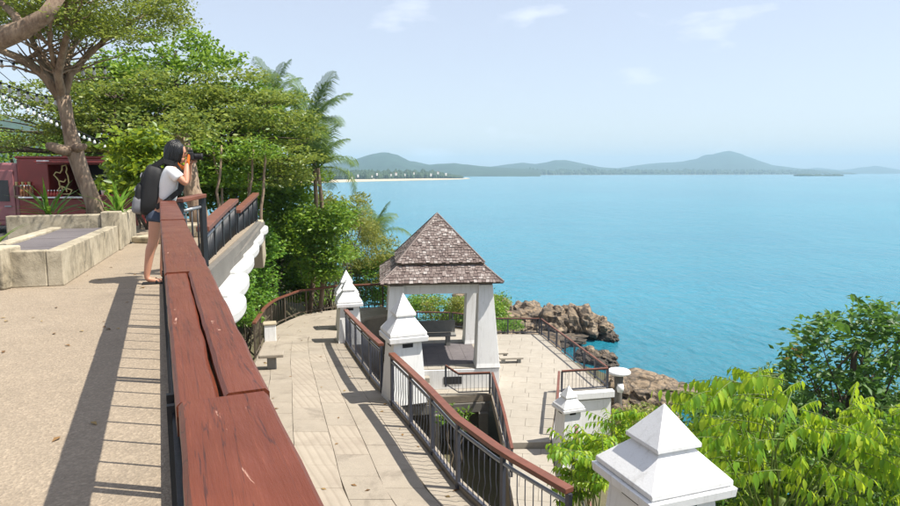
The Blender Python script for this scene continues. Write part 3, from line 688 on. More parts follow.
railing('terrace_railing', 'far end railing of the pavilion terrace facing the rocky point', [(4.05, 28.78, TZ), (2.15, 28.82, TZ), (.1, 30.05, TZ)], hr, 1.5, .13, .06, .035, pipe=False)
railing('terrace_railing', 'railing behind the pavilion along the bushes', [(0, 30.1, TZ), (-6.3, 30.5, TZ)], hr, 1.5, .15, .06, .035, pipe=False)
railing('terrace_railing', 'brown rail along the seaward side of the terrace path up to small pillar', [(3.62, 20.92, TZ), (3.30, 19.2, TZ), (2.98, 17.4, TZ)], hr, 1.2, .14, .08, .05, pipe=False)
railing('terrace_railing', 'brown rail along the pavilion side of the terrace path', [(1.40, 20.80, TZ), (1.46, 18.9, TZ), (1.49, 17.0, TZ), (1.52, 15.2, TZ - .15)], hr, 1.2, .14, .08, .05, pipe=False)
railing('terrace_railing', 'brown rail along the landing in front of the pavilion', [(1.33, 20.83, TZ), (.28, 20.72, TZ), (-.15, 20.66, TZ + .3)], hr, 1.1, .13, .07, .045, pipe=False)
pillar('small white capped pillar at the terrace path corner', (3.16, 16.72), -6.25, R(20), 1.86, .8, .85)
railing('terrace_railing', 'brown stair rail dropping away below the small white pillar', [(3.30, 16.35, -6.3), (3.3, 14.6, -7.4), (3.28, 13.2, -8.2)], .95, 1.1, .16, .08, .05, pipe=False)
# low stone benches
for x, y, l, lab in ((500, 357.5, .62, 'short low stone bench on the terrace beside the pavilion column'), (511, 362.5, .92, 'longer low stone bench in front of the short one on the terrace')):
    c = P(x, y, TZ); t = thing('stone_bench', lab, 'bench', c)
    MB().box((c.x, c.y, TZ + .19), (l, .3, .07), R(5)).build('seat', M['slab2'], t, bevel=.012)
    for q in (-1, 1): MB().box((c.x + q*l*.33, c.y + q*.02, TZ + .076), (.12, .24, .155), R(5)).build('leg', M['bench'], t)
# round table below the railed corner
c = Vector((5.95, 22.2, -5.72)); t = thing('round_table', 'round white stone table on a dark pedestal below the railed corner', 'table', (c.x, c.y, -7.6))
MB().lathe(c, [(.30, -.1), (.40, -.05), (.41, 0), (.36, .05), (.05, .09)], 28).build('table_top', M['white'], t, True)
MB().lathe((c.x, c.y, 0), [(.25, -8.6), (.16, -7.6), (.13, -6.4), (.17, c.z - .102)], 14).build('pedestal', M['darkconc'], t, True)
MB().lathe((c.x - .02, c.y - .32, -6.22), [(.10, -.14), (.13, 0), (.10, .14)], 14).build('lamp', M['white'], t, True)

# ------------------------------------------------------------------ pavilion
PC = Vector((-.46, 23.2, 0)); PR = R(6); px_ = Vector((math.cos(PR), math.sin(PR), 0)); py_ = Vector((-px_.y, px_.x, 0)); FZ = -5.35
def pv(a, b, z): return PC + px_ * a + py_ * b + Vector((0, 0, z))
pav = thing('pavilion', 'white open pavilion with steep two tier shingled roof above the sea', 'pavilion', (PC.x, PC.y, TZ))
def prect(a0, a1, b0, b1): return [tuple(pv(a, b, 0).xy) for a, b in ((a0, b0), (a1, b0), (a1, b1), (a0, b1))]
MB().prism(prect(-1.95, 1.95, -1.95, 1.95), TZ + .001, FZ - .03).build('plinth', M['white'], pav, bevel=.01)
fl = MB().prism(prect(-1.9, 1.9, -1.9, 1.9), FZ - .028, FZ - .012).build('floor', M['joint'], pav)
for i in range(8):
    for j in range(8):
        m = M['darkfloor'] if (abs(i - 3.5) < 3.6 and abs(j - 3.5) < 3.6 and not (i in (0, 7) or j in (0, 7))) else M['slab2']
        a0 = -1.9 + i*.475; b0 = -1.9 + j*.475
        slab([pv(a0, b0, FZ), pv(a0+.475, b0, FZ), pv(a0+.475, b0+.475, FZ), pv(a0, b0+.475, FZ)], .01, m, fl, 'tile', .004, .004)
MB().box(pv(.35, -1.955, TZ + .30), (.62, .02, .26), PR).build('vent_opening', M['louver'], pav)
for i in range(3):
    MB().prism(prect(-1.35, -.45, -1.97 - .28*(3-i), -1.972), TZ + .002, TZ + .17*(i+1)).build('step', M['slab2'], pav, bevel=.012)
CT = -2.52
for sx in (-1, 1):
    for sy in (-1, 1):
        cb = pv(sx*1.56, sy*1.56, 0); ct = pv(sx*1.5, sy*1.5, 0); h0, h1 = .42, .235; vs = []
        for c_, h_, z in ((cb, h0, FZ), (cb.lerp(ct, .05), h0*.93, FZ + .15), (ct, h1, CT)):
            for k in range(4):
                a = PR + R(45 + 90*k); vs.append((c_.x + h_*1.414*math.cos(a), c_.y + h_*1.414*math.sin(a), z))
        MB().add(vs, [(i*4+k, i*4+(k+1)%4, (i+1)*4+(k+1)%4, (i+1)*4+k) for i in range(2) for k in range(4)] + [(3,2,1,0),(8,9,10,11)]).build('column', M['white'], pav, bevel=.012)
for sgn in (-1, 1):
    MB().prism(prect(-1.29, 1.29, sgn*1.5 - .14, sgn*1.5 + .14), CT - .30, CT + .02).build('beam', M['white'], pav)
    MB().prism(prect(sgn*1.5 - .14, sgn*1.5 + .14, -1.29, 1.29), CT - .30, CT + .02).build('beam', M['white'], pav)
MB().prism(prect(-1.74, 1.74, -1.74, 1.74), CT + .022, CT + .10).build('eave_frame', M['barkdark'], pav)
def tier(name, half0, z0, half1, z1, rows, w):
    t = MB().frustum(PC, PR, [(half0 - .02, z0 - .05), (half0, z0), (half1, z1)]).build(name, M['barkdark'], pav)
    sh = MB()
    for q in range(4):
        ca, sa = math.cos(PR + q*math.pi/2), math.sin(PR + q*math.pi/2); n_ = Vector((sa, -ca, 0)); u_ = Vector((ca, sa, 0))
        sl = math.hypot(half0 - half1, z1 - z0); dn = (n_ * (z1 - z0) + Vector((0, 0, half0 - half1))) / sl       # face normal
        dwn = (n_ * (half0 - half1) + Vector((0, 0, z0 - z1))) / sl
        for r in range(rows):
            f = r / rows; f2 = (r + 1.35) / rows; hb = half0 + (half1 - half0)*f; zb = z0 + (z1 - z0)*f
            c0 = PC + n_ * hb + Vector((0, 0, zb)); hl = sl / rows
            k = -hb - random.random()*w
            while k < hb:
                ww = w * random.uniform(.75, 1.3); a, b = max(k, -hb), min(k + ww - .012, hb)
                if b - a > .02:
                    ha = max(.0, hb - (half0 - half1) / rows * 1.25) if f2 < 1 else max(half1, .005)
                    lift = random.uniform(.018, .042); drop = random.uniform(-.02, .035)
                    ln = hl * 1.25 if f2 < 1 else hl
                    p0 = c0 + u_*a + dwn*drop; p1 = c0 + u_*b + dwn*drop
                    p2 = c0 - dwn*ln + u_*min(max(b, -ha), ha); p3 = c0 - dwn*ln + u_*min(max(a, -ha), ha)
                    top = [p0 + dn*lift, p1 + dn*lift, p2 + dn*.008, p3 + dn*.008]
                    sh.add(top + [p0 + dn*(lift - .018), p1 + dn*(lift - .018)], [(0,1,2,3), (4,5,1,0), (4,0,3), (1,5,2)])
                k += ww
    sh.build('shingles', M['shingle'], t, kind='stuff')
    for q in range(4):
        a = PR + R(45 + 90*q); d = Vector((math.cos(a), math.sin(a), 0))
        MB().tube([PC + d*half0*1.414 + Vector((0,0,z0+.03)), PC + d*half1*1.414 + Vector((0,0,z1+.03))], .03, 6).build('ridge_trim', M['shingle'], t)
tier('lower_roof', 2.05, CT + .13, 1.22, CT + .80, 8, .12)
tier('upper_roof', 1.49, CT + .72, .03, -.26, 20, .11)
MB().frustum(PC, PR, [(.07, -.36), (.05, -.24), (.004, -.16)]).build('finial', M['shingle'], pav)
# benches inside
for (a, b, rz, lab) in ((-.2, 1.18, 0, 'grey concrete bench with back across the sea side of the pavilion floor'), (-1.18, -.1, 90, 'grey concrete bench along the bush side of the pavilion floor')):
    c = pv(a, b, FZ); t = thing('pavilion_bench', lab, 'bench', c); m3 = Matrix.Rotation(PR + R(rz), 3, 'Z')
    for nm, off, sz in (('seat', (0, 0, .40), (2.0, .42, .08)), ('backrest', (0, .20, .68), (2.0, .07, .46))): MB().box(c + m3 @ Vector(off), sz, 0, m3).build(nm, M['bench'], t, bevel=.015)
    for q in (-.7, .7): MB().box(c + m3 @ Vector((q, 0, .18)), (.16, .34, .355), 0, m3).build('leg', M['bench'], t)
# concrete frame in the gap between walkway and pavilion landing
fm = thing('concrete_frame', 'dark concrete posts and beam under the landing in front of the pavilion', 'support', (0, 20.2, -8.5))
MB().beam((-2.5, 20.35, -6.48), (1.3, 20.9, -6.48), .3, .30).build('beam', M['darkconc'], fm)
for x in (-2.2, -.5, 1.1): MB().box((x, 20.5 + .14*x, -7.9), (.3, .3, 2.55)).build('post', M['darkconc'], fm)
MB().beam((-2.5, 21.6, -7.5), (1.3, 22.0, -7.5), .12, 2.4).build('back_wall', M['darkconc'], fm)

# ------------------------------------------------------------------ rocks
def rock(label, c, rad, seed, rz=0, sub=4, group='rocks along the shore', soft=1.0):
    bm = bmesh.new(); bmesh.ops.create_icosphere(bm, subdivisions=sub, radius=1)
    so = Vector((seed * 7.3, seed * 3.1, seed * 1.7))
    for v in bm.verts:
        p = v.co.copy(); q = p * 1.35 + so
        cells = noise.voronoi(q)[0]; d = (cells[1] - cells[0])
        r = 1 + soft * (.38 * (cells[0] - .4) * -1 + .22 * noise.fractal(p * 2.2 + so, 1, 2, 5) - .16 * max(0, .18 - d) / .18)
        lay = math.sin((p.z + .35 * p.x + .15 * noise.noise(p * 3 + so)) * 13) * .035
        v.co = p * (r + lay)
    me = bpy.data.meshes.new('rock'); bm.to_mesh(me); bm.free(); me.materials.append(M['rock'])
    o = bpy.data.objects.new('rock', me); COL.objects.link(o); o.location = c; o.scale = rad; o.rotation_euler = (0, 0, rz)
    return tag(o, label, 'rock', group)
def rk(x, y, wpx, hpx, dep, label, seed, z=SEA, rz=0, soft=1.0):
    # rock whose waterline centre is at the photo pixel (x, y); width and height in photo pixels
    c = P(x, y, z); k = (c - Vector((0, 0, EYE))).length / FPX; h = hpx * k
    return rock(label, (c.x, c.y + dep * .5, z + h * .25), (wpx * k / 2, dep, h * .85), seed, rz, soft=soft)
PTW = 'boulder of the rocky point beyond the terrace railing'
rk(507, 331, 30, 20, 3.0, 'flat topped brown ' + PTW + ', at its landward end', 1)
rk(532, 330, 44, 22, 4.0, 'broad mossy ' + PTW, 2)
rk(557, 336, 42, 25, 3.2, 'pale fissured ' + PTW + ', at its middle', 3)
rk(580, 337, 40, 28, 3.6, 'tall dark ' + PTW, 4)
rk(601, 338, 30, 17, 2.6, 'low outermost ' + PTW + ', sloping to the water', 5)
rk(612, 341, 14, 8, 1.5, 'small wet stone at the tip of the rocky point', 6)
rk(520, 338, 40, 12, 2.4, 'low brown ledge at the foot of the mossy boulder', 7)
rk(560, 345, 56, 9, 2.2, 'dark wet ledge below the fissured boulder in the inlet', 8)
rk(488, 311, 22, 4, 2.5, 'low skerry awash past the pavilion roof', 9)
rk(608, 366, 24, 9, 2.0, 'small brown rock standing in the inlet by the railed corner', 10)
rk(592, 362, 26, 9, 2.0, 'brown rock at the inlet edge behind the terrace posts', 11)
rk(642, 400, 66, 20, 2.4, 'big grey slab of rock below the round table', 12, rz=.3, soft=.55)
rk(668, 399, 40, 14, 2.2, 'brown wedge of rock leaning on the grey slab', 13, soft=.55)
rk(690, 405, 44, 13, 2.2, 'layered brown rock between grey slab and bright leaves', 14, soft=.55)
rk(625, 412, 40, 26, 1.8, 'dark shaded rock under the grey slab', 15, z=-12.5)
rk(655, 420, 50, 22, 1.6, 'rough rock above the white pillar cap by the shore', 16, z=-12.5)
rock('tan boulder behind the pavilion seen beside its back column', (1.6, 36.5, -7.6), (2.4, 1.8, 2.0), 21)
rock('pale sloping rock behind the far terrace railing', (4.2, 34.0, -9.3), (2.2, 2.4, 2.0), 22)
rock('squat rock carrying the round table pedestal', (6.0, 22.4, -8.3), (1.0, .9, 1.5), 17)
rock('brown rock at the foot of the white retaining wall', (6.6, 21.0, -8.8), (.9, .8, .9), 18)

# ------------------------------------------------------------------ foliage tools
def unit(a): return a / np.maximum(1e-6, np.linalg.norm(a, axis=1))[:, None]
def leaves(name, pos, L, Wf, mat_, parent, up=.6, droop=0.0, dirs=None, kind=None, fold=.12):
    n = len(pos); pos = np.asarray(pos, float)
    d = unit(rng.normal(size=(n, 3)) * np.array([1, 1, .45])) if dirs is None else unit(np.asarray(dirs, float))
    d[:, 2] -= droop; d = unit(d)
    nn = rng.normal(size=(n, 3)) * (1 - up) + np.array([0, 0, up]); s_ = unit(np.cross(d, nn)); nn = np.cross(s_, d)
    ln = (L * rng.uniform(.65, 1.3, n))[:, None]; w = ln * Wf * .5
    v = np.empty((n, 4, 3)); v[:, 0] = pos; v[:, 1] = pos + d * ln * .45 + s_ * w + nn * ln * fold * .5; v[:, 2] = pos + d * ln - nn * ln * .08; v[:, 3] = pos + d * ln * .45 - s_ * w + nn * ln * fold * .5
    if parent: v -= np.array(wloc(parent)[:])
    me = bpy.data.meshes.new(name); me.vertices.add(n * 4); me.vertices.foreach_set('co', v.ravel())
    b = np.arange(n) * 4; idx = np.stack([b, b + 1, b + 2, b, b + 2, b + 3], 1).ravel()
    me.loops.add(n * 6); me.loops.foreach_set('vertex_index', idx.astype(np.int32)); me.polygons.add(n * 2); me.polygons.foreach_set('loop_start', np.arange(n * 2, dtype=np.int32) * 3)
    me.update(calc_edges=True); me.materials.append(mat_)
    o = bpy.data.objects.new(name, me); COL.objects.link(o)
    if parent: o.parent = parent
    if kind: o['kind'] = kind
    return o
def clump_pts(clumps, dens, shell=.55):
    out = []
    for c, r in clumps:
        c, r = np.array(c[:]), np.array(r, float); n = max(6, int(1.7 * dens * (r[0] * r[1] * r[2]) ** (2 / 3)))
        p = unit(rng.normal(size=(n, 3))) * (shell + (1 - shell) * rng.random((n, 1)) ** .5); p[:, 2] = np.where(p[:, 2] < -.3, p[:, 2] * .5, p[:, 2])
        out.append(c + p * r * (1 + .18 * rng.normal(size=(n, 1))))
    return np.concatenate(out)
def limb(mb, a, b, r0, r1, n=6, wob=.06, seg=6):
    a, b = Vector(a), Vector(b); L = (b - a).length; pts = []
    for i in range(n + 1):
        t = i / n; p = a.lerp(b, t); w = wob * L * math.sin(math.pi * t)
        pts.append(p + Vector((random.uniform(-1, 1), random.uniform(-1, 1), random.uniform(-.3, .9))) * w * .6)
    pts[0] = a; pts[-1] = b
    mb.tube(pts, [r0 + (r1 - r0) * (i / n) for i in range(n + 1)], seg); return pts
def layered_tree(label, base, tiers, dens, L, m, group='trees behind the upper terrace', rt=.12, trunk=None):
    # tiers: (z, radius x, radius y, clumps, thickness, dx)
    t = thing('tree', label, 'tree', base, group); tr = MB(); base = Vector(base); ztop = max(q[0] for q in tiers); cl = []
    tp_ = limb(tr, base, (base.x + random.uniform(-.3, .3), base.y, ztop - .1), rt, rt * .3, 8, .04, 8)
    for z, rx, ry, n, th_, dx in tiers:
        f = max(0, min(1, (z - .35 - base.z) / (ztop - base.z))); att = tp_[int(f * 8)]
        for k in range(n):
            a = 2 * math.pi * (k + random.random() * .8) / n; rr = random.uniform(.35, 1) ** .7
            c = Vector((base.x + dx + rx * rr * math.cos(a), base.y + ry * rr * math.sin(a), z + random.uniform(-.9, .7) * th_ - .25 * rr * th_))
            s_ = random.uniform(.45, 1.2); cl.append((c, (.72 * s_, .72 * s_, th_ * .45 * s_)))
            if k % 2 == 0: limb(tr, att, c - Vector((0, 0, .1)), rt * .32, .012, 5, .05, 5)
    tr.build('trunk', trunk or M['barkdark'], t, True)
    leaves('crown', clump_pts(cl, dens * 1.05, .25), L * 1.0, .55, m, t, .6)
    return t
def bush(label, name, cat, clumps, dens, L, Wf, m, up=.5, droop=0., stems=8, group=None, base=None):
    c0 = base or Vector((sum(c[0][0] for c in clumps)/len(clumps), sum(c[0][1] for c in clumps)/len(clumps), min(c[0][2]-c[1][2] for c in clumps)))
    t = thing(name, label, cat, c0, group); sm = MB()
    for k in range(stems):
        c = random.choice(clumps)[0]; limb(sm, Vector(c0) + Vector((random.uniform(-.2,.2), random.uniform(-.2,.2), -.3)), c, .03, .01, 5, .1, 5)
    sm.build('stems', M['barkdark'], t, True); leaves('crown', clump_pts(clumps, dens), L, Wf, m, t, up, droop)
    return t
def sprinkle(x0, x1, y0, y1, Y0, Y1, n, r, flat=.8):
    # clumps spread over a photo region at distances Y0..Y1
    out = []
    for i in range(n):
        x, y = random.uniform(x0, x1), random.uniform(y0, y1); c = Q(x, y, random.uniform(Y0, Y1)); s_ = r * random.uniform(.7, 1.3); out.append((c, (s_, s_, s_ * flat)))
    return out
# ------------------------------------------------------------------ trees behind the terrace
def X(x, Y): return (x - 450) / FPX * Y
layered_tree('tall bushy olive green tree rising highest behind the woman', (X(178, 22), 22, -.6), [(5.3, 1.3, 1.3, 14, .9, .1), (4.5, 2.2, 2.0, 26, .9, .1), (3.6, 2.9, 2.2, 34, .9, 0), (2.7, 3.0, 2.4, 32, .8, 0), (1.9, 2.6, 2.0, 20, .7, 0)], 420, .16, M['lf_mid'], rt=.16)
layered_tree('wide tree of flat olive tiers sloping down towards the palms', (X(238, 21), 21, -.8), [(4.1, 1.1, 1.2, 12, .6, -.2), (3.5, 1.8, 1.6, 22, .5, .1), (2.8, 2.2, 1.8, 28, .5, .25), (2.1, 2.4, 1.8, 30, .5, .3), (1.45, 2.2, 1.6, 22, .5, .3)], 480, .13, M['lf_layer'], rt=.13)
layered_tree('flat tiered olive tree behind the forked tree and truck', (X(62, 21), 21.5, -.6), [(4.4, 1.6, 1.5, 14, .4, .8), (3.7, 2.4, 1.8, 24, .4, .2), (3.0, 3.2, 1.9, 28, .35, -.2), (2.35, 3.2, 1.8, 26, .35, -.6)], 420, .12, M['lf_layer'], rt=.15)
layered_tree('tiered olive tree filling the gap between forked tree and tallest tree', (X(125, 19.5), 19.5, -.5), [(4.0, 1.6, 1.3, 18, .5, 0), (3.2, 2.1, 1.4, 24, .5, 0), (2.4, 2.1, 1.4, 22, .5, 0)], 430, .13, M['lf_layer'], rt=.11)
layered_tree('dense mid green tree behind the tiered trees near the palms', (X(280, 27), 27, -1.2), [(4.1, 1.3, 1.5, 16, .8, -.3), (3.3, 1.8, 1.8, 24, .8, 0), (2.4, 2.0, 2.0, 26, .8, 0), (1.4, 2.0, 2.0, 22, .8, 0), (.4, 2.0, 2, 20, .8, 0)], 380, .15, M['lf_mid'], rt=.14)
layered_tree('low dark tree under the tiered canopy behind the truck', (X(20, 27), 27, -.6), [(2.6, 3.0, 1.5, 22, .6, 0), (1.9, 3.4, 1.6, 22, .6, 0), (1.2, 3.0, 1.5, 20, .7, 0)], 300, .16, M['lf_mid'], rt=.12)
layered_tree('dark tree under the tiers behind the yellow green shrub', (X(150, 24.5), 24.5, -.6), [(2.0, 2.6, 1.2, 24, .7, 0), (1.2, 2.8, 1.2, 22, .8, 0), (.4, 2.8, 1.2, 22, .8, 0)], 300, .16, M['lf_mid'], rt=.12)
bush('yellow green broad leaved shrub behind the woman and the tree planter', 'shrub', 'shrub', sprinkle(118, 168, 140, 195, 13.4, 15.2, 40, .34), 700, .16, .55, M['lf_shrub'], .45, .15, 10, base=Vector((-6.6, 14.3, 0)))
bush('dark shrub under the trees beside the farthest sloping railing', 'shrub', 'shrub', sprinkle(205, 262, 165, 205, 19, 21, 30, .5), 420, .16, .5, M['lf_mid'], .5, 0, 8)
# thin trunks under the canopy
for k, (x, Y, lean) in enumerate(((214, 18.5, .1), (226, 19.2, -.1), (241, 18.9, .15), (251, 19.6, .0), (259, 18.6, .08))):
    b = Vector((X(x, Y), Y, -.6)); t = thing('sapling', 'slender bare sapling stem under the tiered canopy by the farthest railing', 'sapling', b, 'saplings under the canopy'); mb = MB()
    p_ = limb(mb, b, b + Vector((lean * 3, 0, 2.6)), .05, .025, 6, .04, 6); mb.build('trunk', M['bark'], t, True)
    leaves('crown', clump_pts([(p_[-1] + Vector((random.uniform(-.5,.5), random.uniform(-.3,.3), random.uniform(-.3,.3))), (.4, .4, .25)) for _ in range(5)], 300, .4), .13, .5, M['lf_mid'], t)
# hazel coloured stump like trunk past the camera
b = Vector((X(200, 16.5), 16.5, -.2)); t = thing('tree_stump', 'thick brown tree trunk rising just past the camera lens', 'trunk', b); mb = MB(); limb(mb, b, b + Vector((-.45, .2, 2.4)), .24, .17, 7, .03, 10); mb.build('trunk', M['bark'], t, True)
leaves('crown', clump_pts([(b + Vector((-.45 + random.uniform(-1,1), random.uniform(-.6,.6), 2.4 + random.uniform(-.3,.5))), (.5, .5, .3)) for _ in range(12)], 380, .4), .14, .5, M['lf_layer'], t)

# forked planter tree
FT = Vector((-6.12, 11.2, .45)); ft = thing('forked_tree', 'pale barked tree forking into many limbs out of the raised planter', 'tree', FT); tr = MB()
fork = Q(63, 96, 11.2); kn = Q(73, 150, 11.2)
tr.tube([FT + Vector((.03, 0, -.1)), FT + Vector((0, 0, .25)), FT.lerp(fork, .35) + Vector((-.02, 0, 0)), kn + Vector((.02, 0, .02)), fork.lerp(kn, .5), fork], [.16, .135, .125, .135, .10, .115], 12)
tr.tube([kn + Vector((0, -.05, -.02)), Q(62, 150, 11.0), Q(50, 146, 10.9), Q(47, 145, 10.9)], [.10, .09, .075, .05], 8)
tr.tube([kn + Vector((.05, -.05, .02)), Q(83, 147, 11.0), Q(86, 145, 11.0)], [.08, .06, .03], 8)
tips = []
def fb(pix, r0, r1, y0=11.2):
    pts_ = [fork - Vector((0, 0, .08))] + [Q(x, y, Y) for x, y, Y in pix]; n = len(pts_)
    tr.tube(pts_, [.78 * (r0 + (r1 - r0) * i / (n - 1)) for i in range(n)], 8)
    for i, p in enumerate(pts_[1:]):
        tips.append(p)
        for q in range(5):
            e_ = p + Vector((random.uniform(-.8, .8), random.uniform(-.8, .8), random.uniform(.1, .7))); limb(tr, p, e_, max(.012, r0 * .22), .006, 4, .1, 5); tips.append(e_)
fb([(45,76,11.1),(25,60,11.0),(0,50,10.9),(-25,40,10.8)], .12, .05); fb([(52,80,11.3),(40,55,11.4),(32,40,11.5),(20,20,11.6),(5,-20,11.8)], .10, .03)
fb([(58,75,11.0),(62,55,10.8),(68,30,10.6),(66,5,10.4),(70,-30,10.2)], .10, .03); fb([(70,75,11.3),(85,58,11.4),(105,40,11.5),(128,25,11.5),(150,12,11.6)], .09, .025)
fb([(66,78,11.5),(68,60,11.9),(80,30,12.3),(95,5,12.6),(100,-30,12.8)], .08, .03); fb([(55,70,11.0),(50,45,10.6),(50,20,10.2),(45,-10,9.9)], .07, .02)
tr.build('trunk', M['bark'], ft, True)
cl = [(p + Vector((random.uniform(-.3,.3), random.uniform(-.3,.3), random.uniform(.0,.3))), (.30, .30, .13)) for p in tips if p.z > 3.35]
for i in range(270):
    x = random.uniform(-30, 188); ymax = np.interp(x, [-30, 0, 60, 100, 150, 188], [18, 26, 34, 42, 42, 21])
    y = random.uniform(-28, ymax); c = Q(x, y, random.uniform(10.0, 12.6)); s_ = random.uniform(.7, 1.2); cl.append((c, (.34*s_, .34*s_, .12*s_)))
leaves('crown', clump_pts(cl, 900, .3), .062, .5, M['lf_layer'], ft, .7)
# limb of the next tree reaching in over the street
nt = thing('street_tree', 'thick leaning limb and trunk of the tree over the street corner', 'tree', (-9.0, 9.4, -.5)); tr = MB()
tr.tube([(-9.0, 9.4, -.5), (-8.6, 9.4, 1.2), (-7.6, 9.4, 2.7), Q(0, 38, 9.4), Q(22, 30, 9.4), Q(45, 16, 9.4), Q(62, -8, 9.4)], [.24, .2, .17, .15, .13, .10, .08], 10)
tr.tube([Q(22, 30, 9.4), Q(15, 15, 9.5), Q(0, 2, 9.6)], [.07, .06, .04], 7); tr.build('trunk', M['bark'], nt, True)
leaves('crown', clump_pts([(Q(random.uniform(-60, 60), random.uniform(-60, 14), random.uniform(8.8, 10.2)), (.3, .3, .12)) for _ in range(40)], 800, .3), .062, .5, M['lf_layer'], nt, .7)

# ------------------------------------------------------------------ palms
def frond_mesh(L, droop, seed):
    r_ = random.Random(seed); n = 26; rachis = []; x = z = 0; a = R(58)
    for i in range(n + 1):
        rachis.append(Vector((x, 0, z))); x += L / n * math.cos(a); z += L / n * math.sin(a); a -= R(droop) / n * (.5 + 1.2 * i / n)
    mb = MB(); mb.tube(rachis, [.028 * (1 - .85 * i / n) for i in range(n + 1)], 5)
    for i in range(3, n + 1):
        f = i / n; ll = L * .36 * math.sin(math.pi * min(1, .16 + f * .84)) ** .6 * r_.uniform(.85, 1.1); d = (rachis[i] - rachis[i-1]).normalized()
        for s_ in (-1, 1):
            for h_ in (0, .5):
                p = rachis[i].lerp(rachis[i-1], h_); u = (d * .55 + Vector((0, s_ * .9, .05 + r_.uniform(-.12, .1)))).normalized(); e = p + u * ll * .6; e2 = p + u * ll + Vector((0, 0, -ll * .38)); w = d * .015
                mb.add([p - w, p + w, e + w, e - w, e2], [(0, 1, 2, 3), (3, 2, 4)])
    return mb.mesh('frond', M['lf_palm'])
FM = [frond_mesh(2.7, d_, i) for i, d_ in enumerate((35, 60, 85, 115))]
def palm(label, base, top, nf, s_=1.0, bias=None):
    t = thing('palm_tree', label, 'palm', base, 'coconut palms'); mb = MB(); base, top = Vector(base), Vector(top)
    pts_ = [base.lerp(top, i / 8) + Vector((.25 * math.sin(i / 8 * math.pi), 0, 0)) for i in range(9)]; mb.tube(pts_, [.10 - .03 * i / 8 for i in range(9)], 9); mb.build('trunk', M['bark'], t, True)
    for i in range(nf):
        a = 2 * math.pi * i / nf * 2.4 + random.uniform(-.2, .2); k = i % 4
        inst('frond', FM[k], t, top, (random.uniform(-.15, .15), R(-18 + 26 * (k - .5)) * 1.0 if k else R(-22), a), (s_ * random.uniform(.85, 1.1),) * 3)
palm('coconut palm with upswept fronds standing at the tree line edge', (X(306, 25), 25, -4.5), Q(311, 126, 25), 20, .78)
palm('coconut palm half hidden behind the olive tiers', (X(272, 33), 33, -4), Q(274, 100, 33), 15, .78)
palm('low palm with hanging fronds below the upswept palm', (X(314, 24.5), 24.5, -5), Q(318, 168, 24.5), 16, .75)
palm('small palm behind the yellowish shrubs beside the pavilion roof', (X(377, 36), 36, -8), Q(374, 238, 36), 14, .8)

# ------------------------------------------------------------------ hillside bushes by the bend
bush('bright lime green bush below the white lobes at the bend', 'bush', 'bush', sprinkle(238, 270, 226, 300, 20.5, 23, 30, .48) + sprinkle(266, 312, 222, 286, 25.2, 27, 34, .52), 620, .15, .5, M['lf_lime'], .5, .05, 10, base=Vector((-6.9, 22, -4.6)))
bush('lime green bush hanging against the terrace wall end', 'bush', 'bush', sprinkle(228, 252, 240, 325, 17.6, 19.4, 34, .32), 620, .13, .5, M['lf_lime'], .5, .1, 8, base=Vector((-6.1, 18.8, -4.2)))
bush('leafy green bush hiding the palm stems above the curved brown rail', 'bush', 'bush', sprinkle(292, 340, 210, 278, 23.6, 24.4, 44, .5), 420, .16, .5, M['lf_mid'], .5, 0, 10, base=Vector((-5.0, 26.0, -4.8)))
bush('green bush on the low ground behind the pavilion opening', 'bush', 'bush', sprinkle(400, 500, 299, 318, 33.5, 37, 44, .55), 420, .17, .45, M['lf_mid'], .5, 0, 10, base=Vector((-.2, 35, -9)))
bush('dark green bush rising between the lime bush and the pavilion', 'bush', 'bush', sprinkle(285, 345, 205, 280, 27, 30, 44, .62), 420, .17, .45, M['lf_mid'], .5, 0, 12, base=Vector((-5.9, 28.4, -5.6)))
bush('dark shaded bush under the trees past the white lobes', 'bush', 'bush', sprinkle(262, 300, 190, 245, 24.5, 27, 30, .6), 400, .17, .45, M['lf_mid'], .5, 0, 8, base=Vector((-7.4, 26, -4)))
bush('feathery yellowish shrub leaning towards the sea beside the pavilion', 'shrub', 'shrub', sprinkle(335, 392, 222, 288, 31, 33.5, 60, .5), 420, .17, .3, M['lf_yel'], .2, -.5, 16, base=Vector((-4.4, 32.3, -7.5)))
bush('feathery yellow green shrub poking up above the dark bush', 'shrub', 'shrub', sprinkle(318, 365, 198, 228, 28, 30, 26, .42), 380, .18, .28, M['lf_yel'], .2, -.7, 10, base=Vector((-5, 29, -6.2)))
bush('green bush along the curved brown rail', 'bush', 'bush', sprinkle(288, 340, 276, 300, 25.6, 27, 26, .42), 520, .14, .5, M['lf_mid'], .5, 0, 6, base=Vector((-5, 26.2, -4.6)))
bush('mixed green bush behind the pavilion fence', 'bush', 'bush', sprinkle(346, 402, 262, 304, 31.2, 33.0, 46, .5), 420, .16, .4, M['lf_lime'], .4, 0, 6, base=Vector((-2.8, 32.2, -7.6)))
bush('yellowish bush seen through the pavilion beyond its fence', 'bush', 'bush', sprinkle(425, 462, 300, 312, 32.5, 34, 14, .42), 420, .15, .4, M['lf_yel'], .4, 0, 6, base=Vector((-.4, 33, -7.8)))
bush('small green bush on the point side of the far terrace railing', 'bush', 'bush', sprinkle(492, 520, 322, 330, 30.5, 32, 12, .36), 420, .14, .4, M['lf_lime'], .4, 0, 5, base=Vector((2.6, 31, -8)))
bush('weeds growing in the gap below the walkway railing', 'weeds', 'plant', sprinkle(438, 470, 405, 445, 17, 19.0, 6, .24), 480, .14, .4, M['lf_mid'], .4, 0, 6, base=Vector((.2, 18, -7.6)))
bush('dry shrub on the slope beside the white retaining wall', 'shrub', 'shrub', sprinkle(622, 655, 402, 430, 19.5, 21.5, 14, .36), 420, .14, .4, M['lf_yel'], .3, 0, 6, base=Vector((5.6, 20.5, -8.6)))
